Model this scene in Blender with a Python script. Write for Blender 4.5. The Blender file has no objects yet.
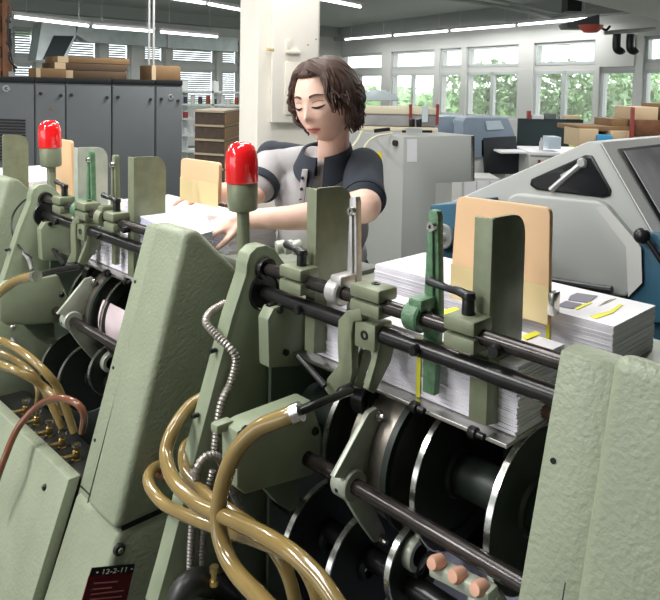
import bpy, bmesh, math, random
import numpy as np
from mathutils import Vector, Matrix
random.seed(7)
scn = bpy.context.scene
COL = scn.collection
V = Vector
# ------------------------------------------------------------------ camera model and frames
F_ = 700.; PX_, PY_ = 330., 131.; PIT = math.radians(3.5); ROL = math.radians(1.08); CH = 1.55
cw = V((0, math.cos(PIT), -math.sin(PIT))); cr0 = V((1, 0, 0)); cu0 = cr0.cross(cw)
cr = cr0*math.cos(ROL)+cu0*math.sin(ROL); cu = cr.cross(cw); CC = V((0, 0, CH))
AG = math.radians(44)
S_ = V((math.sin(AG), -math.cos(AG), 0)); T_ = V((math.cos(AG), math.sin(AG), 0)); Z_ = V((0, 0, 1))
def M(s, t, z): return S_*s+T_*t+Z_*z                    # machine frame -> world
def ray(x, y): return cw+cr*((x-PX_)/F_)+cu*((PY_-y)/F_)
def U(x, y, s=None, t=None, z=None):                     # point of a machine plane seen at a pixel, as (s,t,z)
    v = ray(x, y)
    if s is not None: k = s/v.dot(S_)
    elif t is not None: k = t/v.dot(T_)
    else: k = (z-CH)/v.z
    p = CC+v*k
    return (p.dot(S_), p.dot(T_), p.z)
def P(x, y, Y):                                          # world point at distance Y
    v = ray(x, y); return CC+v*(Y/v.y)
def PZ(x, y, z):
    v = ray(x, y); return CC+v*((z-CH)/v.z)

# ------------------------------------------------------------------ materials
MATS = {}
def mat(name, col, rough=.5, metal=0, bump=None, noise=None, coat=0, emis=None, trans=0, ior=1.45, spec=None):
    """bump=(scale,strength,distance); noise=(scale,amount)"""
    m = bpy.data.materials.new(name); m.use_nodes = True
    nt = m.node_tree; b = nt.nodes['Principled BSDF']
    b.inputs['Base Color'].default_value = (*col, 1); b.inputs['Roughness'].default_value = rough
    b.inputs['Metallic'].default_value = metal; b.inputs['Coat Weight'].default_value = coat
    b.inputs['Transmission Weight'].default_value = trans; b.inputs['IOR'].default_value = ior
    if spec is not None: b.inputs['Specular IOR Level'].default_value = spec
    if emis: b.inputs['Emission Color'].default_value = (*emis[0], 1); b.inputs['Emission Strength'].default_value = emis[1]
    tc = nt.nodes.new('ShaderNodeTexCoord')
    if noise:
        n = nt.nodes.new('ShaderNodeTexNoise'); n.inputs['Scale'].default_value = noise[0]; n.inputs['Detail'].default_value = 5
        nt.links.new(tc.outputs['Object'], n.inputs['Vector'])
        r = nt.nodes.new('ShaderNodeMapRange'); r.inputs['From Min'].default_value = .3; r.inputs['From Max'].default_value = .7
        r.inputs['To Min'].default_value = 1-noise[1]; r.inputs['To Max'].default_value = 1+noise[1]
        nt.links.new(n.outputs['Fac'], r.inputs['Value'])
        mx = nt.nodes.new('ShaderNodeVectorMath'); mx.operation = 'SCALE'; mx.inputs[0].default_value = col
        nt.links.new(r.outputs['Result'], mx.inputs['Scale']); nt.links.new(mx.outputs['Vector'], b.inputs['Base Color'])
    if bump:
        n = nt.nodes.new('ShaderNodeTexNoise'); n.inputs['Scale'].default_value = bump[0]; n.inputs['Detail'].default_value = 3
        nt.links.new(tc.outputs['Object'], n.inputs['Vector'])
        bp = nt.nodes.new('ShaderNodeBump'); bp.inputs['Strength'].default_value = bump[1]; bp.inputs['Distance'].default_value = bump[2]
        nt.links.new(n.outputs['Fac'], bp.inputs['Height']); nt.links.new(bp.outputs['Normal'], b.inputs['Normal'])
    MATS[name] = m; return m
def wave_mat(name, c1, c2, scale, axis='Z', rough=.6, dist=0., band='BANDS'):
    m = mat(name, c1, rough); nt = m.node_tree; b = nt.nodes['Principled BSDF']
    tc = nt.nodes.new('ShaderNodeTexCoord'); w = nt.nodes.new('ShaderNodeTexWave'); w.bands_direction = axis
    w.inputs['Scale'].default_value = scale; w.inputs['Distortion'].default_value = dist
    nt.links.new(tc.outputs['Object'], w.inputs['Vector'])
    r = nt.nodes.new('ShaderNodeMix'); r.data_type = 'RGBA'
    r.inputs[6].default_value = (*c1, 1); r.inputs[7].default_value = (*c2, 1)
    nt.links.new(w.outputs['Fac'], r.inputs[0]); nt.links.new(r.outputs[2], b.inputs['Base Color']); return m
mat('green_paint', (.255, .285, .20), .40, bump=(110, .7, .0026), noise=(9, .07))
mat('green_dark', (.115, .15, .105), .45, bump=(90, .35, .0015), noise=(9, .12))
mat('green_plain', (.235, .27, .18), .42, noise=(14, .1))
mat('cast_green', (.20, .222, .142), .38, bump=(160, .3, .0008), noise=(30, .12), metal=.15)
mat('cast_light', (.42, .45, .37), .35, bump=(200, .2, .0005), noise=(30, .1), metal=.2)
mat('lever_green', (.10, .20, .11), .35, bump=(250, .7, .002), noise=(60, .25))
mat('alu', (.52, .50, .49), .35, .5, bump=(180, .4, .001), noise=(40, .12))
mat('black_steel', (.018, .017, .017), .28, .3, noise=(40, .3))
mat('brown_steel', (.034, .028, .026), .24, .4, noise=(50, .3))
mat('copper_steel', (.20, .12, .09), .35, .5, noise=(40, .3))
mat('steel', (.60, .59, .56), .22, .95, noise=(25, .12))
mat('drum_steel', (.30, .27, .23), .35, .8, noise=(12, .3))
mat('disc_dark', (.022, .030, .024), .45, .1, noise=(20, .2))
mat('black_plastic', (.012, .012, .013), .35)
mat('dark_oily', (.02, .02, .018), .4, noise=(30, .4))
mat('brass', (.46, .34, .14), .3, .85, noise=(60, .3))
mat('copper', (.75, .42, .30), .4, .3)
mat('hose', (.27, .185, .060), .18, coat=.6, noise=(7, .22), trans=.12)
mat('hose_brown', (.16, .055, .025), .25, coat=.5, noise=(12, .25))
mat('conduit_metal', (.36, .33, .30), .35, .6, noise=(60, .2))
wave_mat('conduit', (.36, .33, .31), (.10, .09, .085), 60, 'Z', .35)
mat('red_dome', (.78, .012, .015), .12, coat=1.0, emis=((.8, .01, .01), .04))
mat('paper', (.84, .83, .86), .6)
wave_mat('paper_edge', (.82, .79, .84), (.70, .67, .74), 95, 'Z', .7, 2.5)
mat('paper_lilac', (.62, .60, .78), .6)
mat('pink_paper', (.75, .62, .64), .6); mat('yellow_ink', (.85, .80, .06), .6); mat('grey_ink', (.22, .21, .26), .6); mat('cream_ink', (.8, .76, .6), .6)
mat('board', (.72, .47, .27), .55, noise=(5, .06)); mat('board_edge', (.48, .30, .15), .7); mat('tape', (.66, .52, .28), .2, coat=.5)
mat('sign_red', (.12, .012, .02), .35); mat('sign_black', (.01, .01, .01), .4); mat('white_ink', (.75, .72, .66), .5); mat('pink_ink', (.45, .16, .15), .5)
mat('skin', (.84, .55, .44), .48, noise=(18, .05)); mat('lips', (.52, .17, .14), .42); mat('brow', (.07, .035, .02), .7)
mat('hair', (.058, .028, .018), .58, noise=(60, .45)); mat('lash', (.02, .012, .01), .7)
mat('shirt_grey', (.40, .385, .39), .85, bump=(60, .3, .003)); mat('shirt_navy', (.024, .030, .042), .85, bump=(60, .3, .003)); mat('trousers', (.03, .035, .05), .9)
mat('wall_paint', (.72, .73, .70), .8); mat('ceiling_paint', (.52, .55, .52), .85, noise=(.4, .06)); mat('beam_paint', (.40, .42, .40), .85)
mat('cream_paint', (.78, .74, .66), .6, noise=(3, .03)); mat('pillar_grey', (.50, .49, .46), .7); mat('cream_panel', (.74, .69, .60), .5)
mat('blocker_dark', (.10, .10, .10), .9); mat('floor_paint', (.13, .13, .12), .4, noise=(2, .15))  # first one: dark tone that cuts bounce off the added unseen walls
mat('cabinet_grey', (.125, .135, .14), .5, noise=(2, .06)); mat('cabinet_black', (.01, .011, .012), .5); mat('steel_knob', (.03, .03, .03), .4)
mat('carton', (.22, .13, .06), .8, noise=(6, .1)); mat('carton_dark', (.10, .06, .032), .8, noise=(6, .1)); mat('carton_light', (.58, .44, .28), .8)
mat('wood_dark', (.05, .032, .02), .7, noise=(20, .3)); mat('wood_edge', (.34, .27, .18), .7); mat('wood_brown', (.17, .075, .035), .6, noise=(15, .25))
mat('duct', (.45, .50, .50), .35, .6, noise=(5, .1)); mat('duct_shade', (.02, .035, .042), .5)
mat('tube', (1, 1, 1), .5, emis=((1, 1, 1), 4)); mat('fixture', (.7, .7, .7), .5)
mat('frame_white', (.62, .66, .65), .5); wave_mat('blind', (.66, .76, .80), (.36, .46, .52), 3.2, 'Z', .5)
mat('machine_grey', (.44, .45, .43), .5, noise=(3, .03)); mat('machine_white', (.60, .60, .57), .45); mat('machine_blue', (.035, .115, .18), .45, noise=(8, .1))
mat('panel_shadow', (.08, .08, .08), .5); mat('glass_dark', (.012, .013, .015), .08, coat=.5); mat('screen_glass', (.50, .50, .52), .25, metal=0, noise=(3, .5))
mat('printer_blue', (.22, .28, .35), .5); mat('printer_dark', (.02, .024, .03), .5); mat('display', (.55, .65, .72), .3)
mat('partition', (.008, .022, .024), .6); mat('yellow', (.80, .60, .03), .5); mat('blue', (.05, .30, .55), .5); mat('lime', (.70, .72, .16), .6)
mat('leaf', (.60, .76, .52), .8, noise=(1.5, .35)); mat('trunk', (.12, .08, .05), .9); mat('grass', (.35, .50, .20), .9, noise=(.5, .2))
mat('red_brown', (.25, .04, .03), .5); mat('orange_red', (.6, .12, .08), .5); mat('silver_pipe', (.55, .56, .55), .35, .6)
mat('cloth_cream', (.72, .66, .50), .85); mat('cloth_grey', (.32, .32, .33), .85, noise=(8, .15)); mat('clear_plastic', (.55, .62, .66), .2, coat=.5)
mat('tin_white', (.6, .6, .62), .4); mat('tin_dark', (.05, .06, .10), .4); mat('tin_red', (.3, .05, .05), .4)
gm = mat('window_glass', (1, 1, 1), .0, trans=1.0, ior=1.02)

# ------------------------------------------------------------------ mesh helpers
def newbm(): return bmesh.new()
def bevel_new(bm, faces, w, seg=2):
    es = list({e for f in faces for e in f.edges})
    bmesh.ops.bevel(bm, geom=es, offset=w, segments=seg, affect='EDGES', profile=.5, clamp_overlap=True)
def hexa(bm, o, a, b, c, bev=0, seg=2):
    """box from corner o with edge vectors a,b,c"""
    o, a, b, c = V(o), V(a), V(b), V(c)
    v = [bm.verts.new(o+a*i+b*j+c*k) for k in (0, 1) for j in (0, 1) for i in (0, 1)]
    fs = [bm.faces.new([v[i] for i in q]) for q in ((0, 2, 3, 1), (4, 5, 7, 6), (0, 1, 5, 4), (2, 6, 7, 3), (0, 4, 6, 2), (1, 3, 7, 5))]
    if a.cross(b).dot(c) < 0: bmesh.ops.reverse_faces(bm, faces=fs)
    if bev: bevel_new(bm, fs, bev, seg)
def mbox(bm, s0, s1, t0, t1, z0, z1, bev=0, seg=2):
    hexa(bm, M(s0, t0, z0), S_*(s1-s0), T_*(t1-t0), Z_*(z1-z0), bev, seg)
def wbox(bm, x0, x1, y0, y1, z0, z1, bev=0):
    hexa(bm, (x0, y0, z0), (x1-x0, 0, 0), (0, y1-y0, 0), (0, 0, z1-z0), bev)
def prism(bm, pts, ext, bev=0, seg=2):
    pts = [V(p) for p in pts]; ext = V(ext)
    a = [bm.verts.new(p) for p in pts]; b = [bm.verts.new(p+ext) for p in pts]; n = len(pts)
    fs = [bm.faces.new(a), bm.faces.new(b[::-1])]
    for i in range(n): fs.append(bm.faces.new((a[(i+1) % n], a[i], b[i], b[(i+1) % n])))
    bmesh.ops.recalc_face_normals(bm, faces=fs)
    if bev: bevel_new(bm, fs, bev, seg)
def rnd(pts, r, n=4):
    """round the corners of a 2-D outline; r number or list"""
    out = []; N = len(pts)
    for i, p in enumerate(pts):
        rr = r[i] if isinstance(r, (list, tuple)) else r
        p = V(p); a = V(pts[i-1])-p; b = V(pts[(i+1) % N])-p
        q = min(rr, a.length*.45, b.length*.45)
        if q < 1e-5: out.append(tuple(p)); continue
        A, B = p+a.normalized()*q, p+b.normalized()*q
        for k in range(n+1):
            u = k/n; out.append(tuple(A*(1-u)**2+p*2*u*(1-u)+B*u*u))
    return out
def plate_s(bm, px, s, th, ds=0, bev=0, r=0):
    """plate in a plane across the row: outline seen on plane s, thickness going to s-th; kept as (t,z) so it can be repeated at ds"""
    q = [U(x, y, s=s) for x, y in px]; q = [(a[1], a[2]) for a in q]
    if r: q = rnd(q, r)
    prism(bm, [M(s+ds, a, b) for a, b in q], -S_*th, bev)
def plate_t(bm, px, t, th, ds=0, bev=0, r=0):
    q = [U(x, y, t=t) for x, y in px]; q = [(a[0], a[2]) for a in q]
    if r: q = rnd(q, r)
    prism(bm, [M(a+ds, t, b) for a, b in q], T_*th, bev)
def prof_s(bm, tz, s0, s1, bev=0, seg=2, r=0):
    if r: tz = rnd(tz, r)
    prism(bm, [M(s0, a, b) for a, b in tz], S_*(s1-s0), bev, seg)
def cyl(bm, p0, p1, r0, r1=None, n=24, cap=True, bev=0):
    p0, p1 = V(p0), V(p1); r1 = r0 if r1 is None else r1
    d = (p1-p0).normalized(); x = d.orthogonal().normalized(); y = d.cross(x)
    A = []; B = []
    for i in range(n):
        c = x*math.cos(2*math.pi*i/n)+y*math.sin(2*math.pi*i/n)
        A.append(bm.verts.new(p0+c*r0)); B.append(bm.verts.new(p1+c*r1))
    fs = [bm.faces.new((A[i], A[(i+1) % n], B[(i+1) % n], B[i])) for i in range(n)]
    if cap:
        c1 = bm.faces.new(A[::-1]); c2 = bm.faces.new(B)
        if bev: bmesh.ops.bevel(bm, geom=list(c1.edges)+list(c2.edges), offset=bev, segments=2, affect='EDGES', profile=.5)
def lathe(bm, base, axis, prof, n=32):
    """prof: list of (radius, height)"""
    base = V(base); d = V(axis).normalized(); x = d.orthogonal().normalized(); y = d.cross(x)
    rings = []
    for r, h in prof:
        if r < 1e-6: rings.append([bm.verts.new(base+d*h)])
        else: rings.append([bm.verts.new(base+d*h+(x*math.cos(2*math.pi*i/n)+y*math.sin(2*math.pi*i/n))*r) for i in range(n)])
    for a, b in zip(rings, rings[1:]):
        for i in range(n):
            j = (i+1) % n
            if len(a) == 1 and len(b) == 1: continue
            if len(a) == 1: bm.faces.new((a[0], b[j], b[i]))
            elif len(b) == 1: bm.faces.new((a[i], a[j], b[0]))
            else: bm.faces.new((a[i], a[j], b[j], b[i]))
def catmull(pts, k=8):
    pts = [V(p) for p in pts]; q = [pts[0]*2-pts[1]]+pts+[pts[-1]*2-pts[-2]]; out = []
    for i in range(1, len(q)-2):
        a, b, c, d = q[i-1:i+3]
        for j in range(k):
            u = j/k; out.append(.5*((2*b)+(c-a)*u+(2*a-5*b+4*c-d)*u*u+(3*b-a-3*c+d)*u**3))
    out.append(pts[-1]); return out
def tube(bm, pts, r, n=14, smooth=8, ridge=0, cap=True):
    """r: number or list matching pts (interpolated)"""
    if smooth:
        rr = r if not isinstance(r, (list, tuple)) else None
        P_ = catmull(pts, smooth)
        if rr is None:
            R = [r[min(int(i/smooth), len(r)-2)]*(1-(i/smooth-min(int(i/smooth), len(r)-2)))+r[min(int(i/smooth), len(r)-2)+1]*(i/smooth-min(int(i/smooth), len(r)-2)) for i in range(len(P_))]
        else: R = [rr]*len(P_)
    else:
        P_ = [V(p) for p in pts]; R = list(r) if isinstance(r, (list, tuple)) else [r]*len(P_)
    if ridge:                       # corrugated conduit: resample by length, alternate radius
        L = [0]
        for a, b in zip(P_, P_[1:]): L.append(L[-1]+(b-a).length)
        m = int(L[-1]/ridge*2); Q = []; j = 0
        for i in range(m+1):
            l = L[-1]*i/m
            while j < len(L)-2 and L[j+1] < l: j += 1
            u = (l-L[j])/max(L[j+1]-L[j], 1e-9); Q.append(P_[j].lerp(P_[j+1], min(u, 1)))
        P_ = Q; R = [R[0]*(1 if i % 2 else .80) for i in range(len(Q))]
    x = None; rings = []
    for i, p in enumerate(P_):
        d = (P_[min(i+1, len(P_)-1)]-P_[max(i-1, 0)])
        d = d.normalized() if d.length > 1e-9 else V((0, 0, 1))
        x = d.orthogonal().normalized() if x is None else (x-d*x.dot(d)).normalized()
        y = d.cross(x)
        rings.append([bm.verts.new(p+(x*math.cos(2*math.pi*k/n)+y*math.sin(2*math.pi*k/n))*R[i]) for k in range(n)])
    for a, b in zip(rings, rings[1:]):
        for k in range(n): bm.faces.new((a[k], a[(k+1) % n], b[(k+1) % n], b[k]))
    if cap: bm.faces.new(rings[0][::-1]); bm.faces.new(rings[-1])
def ball(bm, c, r, n=16):
    prof = [(r*math.sin(math.pi*i/8), -r*math.cos(math.pi*i/8)) for i in range(9)]
    prof[0] = (0, -r); prof[-1] = (0, r); lathe(bm, c, (0, 0, 1), prof, n)

# ------------------------------------------------------------------ object helpers
ORG = {}
def thing(name, label, cat, loc, group=None):
    o = bpy.data.objects.new(name, None); o.empty_display_size = .05; COL.objects.link(o); o.location = loc
    o['label'] = label; o['category'] = cat
    if group: o['group'] = group
    ORG[o] = V(loc); return o
def obj(name, bm, m, parent=None, smooth=True, loc=None, angle=35):
    me = bpy.data.meshes.new(name)
    org = ORG[parent] if parent is not None else V(loc or (0, 0, 0))
    bmesh.ops.translate(bm, verts=bm.verts, vec=-org)
    bm.to_mesh(me); bm.free()
    for k in (m if isinstance(m, (list, tuple)) else [m]): me.materials.append(MATS[k])
    if smooth:
        for p in me.polygons: p.use_smooth = True
        me.set_sharp_from_angle(angle=math.radians(angle))
    o = bpy.data.objects.new(name, me); COL.objects.link(o)
    ORG[o] = org
    if parent is not None: o.parent = parent
    else: o.location = org
    return o
def tag(o, label, cat, group=None):
    o['label'] = label; o['category'] = cat
    if group: o['group'] = group
    return o
def struct(name, bm, m, parent=None, smooth=False):
    o = obj(name, bm, m, parent, smooth)
    if parent is None: o['kind'] = 'structure'
    return o
def one(name, fn, m, label, cat, group=None, loc=(0, 0, 0), **k):
    bm = newbm(); fn(bm); return tag(obj(name, bm, m, loc=loc, **k), label, cat, group)
def part(name, fn, m, parent, label=None, **k):
    bm = newbm(); fn(bm); o = obj(name, bm, m, parent, **k)
    if label: o['label'] = label
    return o

PERIOD = 1.22
# ================================================================== MACHINE HOUSINGS
def housing(ds, label, detail=True):
    s0, s1 = -1.712+ds, -1.475+ds
    h = thing('machine_housing', label, 'machine cover', M(s0, .9, 0), 'sloping green covers between the feeder bays')
    def flange(bm):
        prof_s(bm, [(.960, 1.168), (1.01, 1.168), (1.115, 1.065), (1.25, .93), (1.25, .42), (.746, .42)], s0, s0+.088, .004)
    part('flange', flange, 'green_paint', h)
    def hood(bm):
        prof_s(bm, [(.936, 1.192), (.975, 1.190), (1.095, 1.070), (1.26, .915), (1.26, .500), (.744, .500)], s0+.088, s1, .034, 5)
    part('hood', hood, 'green_paint', h, angle=60)
    def sline(bm):
        for (ta, za), (tb, zb) in (((.9585, 1.150), (.748, .436)),):
            prism(bm, [M(s0+.062, ta-.0016, za-.004), M(s0+.064, ta-.0016, za-.004), M(s0+.064, tb-.0016, zb+.004), M(s0+.062, tb-.0016, zb+.004)], T_*.002)
    part('panel_joint', sline, 'black_plastic', h)
    def body(bm):
        prof_s(bm, [(.758, .492), (1.25, .492), (1.25, 0), (.580, 0)], s0+.002, s1-.004, .016, 4)
    part('lower_body', body, 'green_paint', h, angle=60)
    def seam(bm):
        prof_s(bm, [(.772, .488), (1.24, .488), (1.24, .506), (.768, .506)], s0+.006, s1-.01)
    part('seam', seam, 'black_plastic', h)
    def ridge(bm):   # raised moulding at the foot of the hood
        a = M(s0+.13, .745, .47)
        mbox(bm, s0+.12, s1-.03, .714, .78, .445, .49, .02, 3)
    for z in (1.02, .80, .62, .47):
        t = .956-(1.152-z)*.2869
        def bolt(bm): cyl(bm, M(s0+.018, t-.002, z), M(s0+.018, t+.012, z), .0045, n=12)
        part('bolt', bolt, 'black_plastic', h)
    return h
housing(0, 'sloping green machine cover in the middle, with the dark red rating plate below it')
housing(PERIOD, 'large pale green machine cover nearest the camera, filling the lower right corner')
housing(-PERIOD, 'green machine cover cut by the left edge, beyond the left red beacon')
# rating plate & round plug on the middle housing
hs = -1.475-.004
rp = thing('rating_plate', 'dark red rating plate with a black date strip on the green machine cover', 'plate', M(hs, .77, .25))
def on_s(px, s): return [M(*U(x, y, s=s)) for x, y in px]
SP = hs+.003
part('plate', lambda bm: prism(bm, on_s([(89, 576), (133, 572), (124, 612), (77, 618)], SP), -S_*.002), 'sign_red', rp)
part('date_strip', lambda bm: prism(bm, on_s([(92, 568), (135, 564), (133, 573), (89, 577)], SP), -S_*.002), 'sign_black', rp)
def text_on_s(name, body, px0, px1, s, mname, parent, hpx=6):
    """raised lettering lying on a plane across the row, from px0 towards px1"""
    a, b = V(M(*U(*px0, s=s))), V(M(*U(*px1, s=s)))
    up = V(M(*U(px0[0]+hpx*.3, px0[1]-hpx, s=s)))-a
    cu_ = bpy.data.curves.new('txt', 'FONT'); cu_.body = body; cu_.extrude = .02; cu_.size = 1
    tmp = bpy.data.objects.new('txt', cu_); COL.objects.link(tmp)
    bpy.context.view_layer.update()
    me = bpy.data.meshes.new_from_object(tmp.evaluated_get(bpy.context.evaluated_depsgraph_get()))
    bpy.data.objects.remove(tmp)
    w = max(v.co.x for v in me.vertices); hh = max(v.co.y for v in me.vertices)
    ax = (b-a)/w; ay = up/hh
    bm = newbm(); bm.from_mesh(me)
    for v in bm.verts: v.co = a+ax*v.co.x+ay*v.co.y+S_*(v.co.z*.02+.0008)
    o = obj(name, bm, mname, parent, smooth=False); return o
text_on_s('lettering', '\u2022 12-2-11 \u2022', (95, 575), (132, 571), SP, 'white_ink', rp, 5)
def lines(bm):
    for (x0, y0, x1, y1) in ((94, 583, 118, 581), (93, 589, 112, 587), (91, 594, 124, 590), (90, 599, 122, 596)):
        prism(bm, on_s([(x0, y0), (x1, y1), (x1-.3, y1+1.3), (x0-.3, y0+1.3)], SP+.0006), -S_*.0006)
part('printed_lines', lines, 'pink_ink', rp)
def rivs(px):
    for x, y in px:
        c = V(M(*U(x, y, s=SP))); part('rivet', lambda bm: cyl(bm, c, c+S_*.002, .002, n=10), 'steel', rp)
rivs([(91, 590), (128, 585)])
pk = V(M(*U(119, 549, s=hs)))
k = thing('screw_plug', 'round dark plug above the red rating plate on the green cover', 'plug', pk)
part('collar', lambda bm: lathe(bm, pk-S_*.002, S_, [(.0, .008), (.008, .008), (.011, .010), (.014, .008), (.015, 0)], 24), 'black_plastic', k)
part('screw', lambda bm: cyl(bm, pk+S_*.004, pk+S_*.011, .0065, n=6), 'cast_green', k)

# ================================================================== FEEDER STATIONS
def front_panel(st, ds):
    def f(bm):
        prof_s(bm, [(.742, .528), (.775, .528), (.60, 0), (.56, 0)], -2.47+PERIOD+ds+.01, -1.712+PERIOD+ds-.004, .003)
    part('front_panel', f, 'green_paint', st)
    for s, z in ((-1.22, .50), (-.60, .47)):
        t = .742-(.528-z)*.345
        part('panel_screw', lambda bm: (lathe(bm, M(s+ds, t, z), -T_, [(0, .007), (.006, .007), (.008, .004), (.009, -.004)], 18)), 'black_steel', st)

def clamp_block(st, ds, s0, s1, t0=.942, t1=.998, z0=1.120, z1=1.176, m='cast_green'):
    c = part('shaft_clamp', lambda bm: (mbox(bm, s0+ds, s1+ds, t0, t1, z0+.030, z1, .006), mbox(bm, s0+ds, s1+ds, t0+.001, t1-.001, z0, z0+.026, .005)), m, st)
    sc = (s0+s1)/2+ds
    def sc_(bm):
        lathe(bm, M(sc, (t0+t1)/2+.006, z1-.001), Z_, [(.009, 0), (.009, .003), (.005, .003), (.005, .001), (0, .001)], 14)
    part('screw', sc_, 'black_steel', c)
    return c
def paddle(st, ds, s, label=None, m='cast_green', s_fl=.03):
    """upright side guide: web across the row with a rounded far corner and a narrow flange along the row"""
    def f(bm):
        tz = [(1.0, .985), (1.045, .975), (1.10, 1.04), (1.10, 1.338), (1.0, 1.340)]
        q = rnd(tz, [0, 0, .02, .055, 0], 7)
        prism(bm, [M(s+ds, a, b) for a, b in q], -S_*.006, .0012)
        mbox(bm, s-s_fl+ds, s+ds, .994, 1.001, .985, 1.338, .0015)
    return part('guide_paddle', f, m, st, label)
def lever(st, ds, s, name, m, label=None, w=.020):
    """tapered finger standing on a ring around the shaft, with a screw near its tip"""
    def f(bm):
        z0, z1 = .998, 1.335
        q = [(s-w*.55, z1-.006), (s-w*.3, z1), (s+w*.45, z1), (s+w*.62, z1-.01), (s+w*1.05, 1.15), (s+w*.75, z0), (s-w*.6, z0), (s-w*.75, 1.15)]
        prism(bm, [M(a+ds, .998, b) for a, b in q], T_*.016, .002)
        # raised rib
        q2 = [(s-w*.15, z1-.03), (s+w*.25, z1-.03), (s+w*.55, 1.16), (s-w*.4, 1.16)]
        prism(bm, [M(a+ds, .992, b) for a, b in q2], T_*.008, .002)
        # ring foot
        lathe(bm, M(s-.022+ds, .97, 1.146), S_, [(.014, -.002), (.024, -.002), (.027, .002), (.027, .028), (.024, .032), (.014, .032)], 28)
        mbox(bm, s-.018+ds, s+.014+ds, .955, 1.008, 1.158, 1.182, .006)
    l = part(name, f, m, st, label)
    part('screw', lambda bm: lathe(bm, M(s+.002+ds, .997, 1.306), -T_, [(0, .004), (.004, .004), (.004, .008), (.0085, .008), (.0095, 0)], 18), 'steel', l)
    return l
def handle(st, ds, s, ang=0, z=1.176, ln=.085):
    """black clamping lever: hub plus bent arm"""
    hub = M(s+ds, .972, z)
    d = (-S_*math.cos(ang)+T_*math.sin(ang))
    def f(bm):
        cyl(bm, hub, hub+Z_*.03, .011, .010, 18, bev=.001)
        cyl(bm, hub+Z_*.026, hub+Z_*.038, .0125, .011, 18, bev=.002)
        p = [hub+Z_*.030, hub+Z_*.034+d*.02, hub+Z_*.034+d*(ln*.55), hub+Z_*.037+d*ln]
        tube(bm, p, [.009, .008, .006, .0085], 10, 5); ball(bm, p[-1], .0088, 12)
    return part('clamping_lever', f, 'black_plastic', st)

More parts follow.
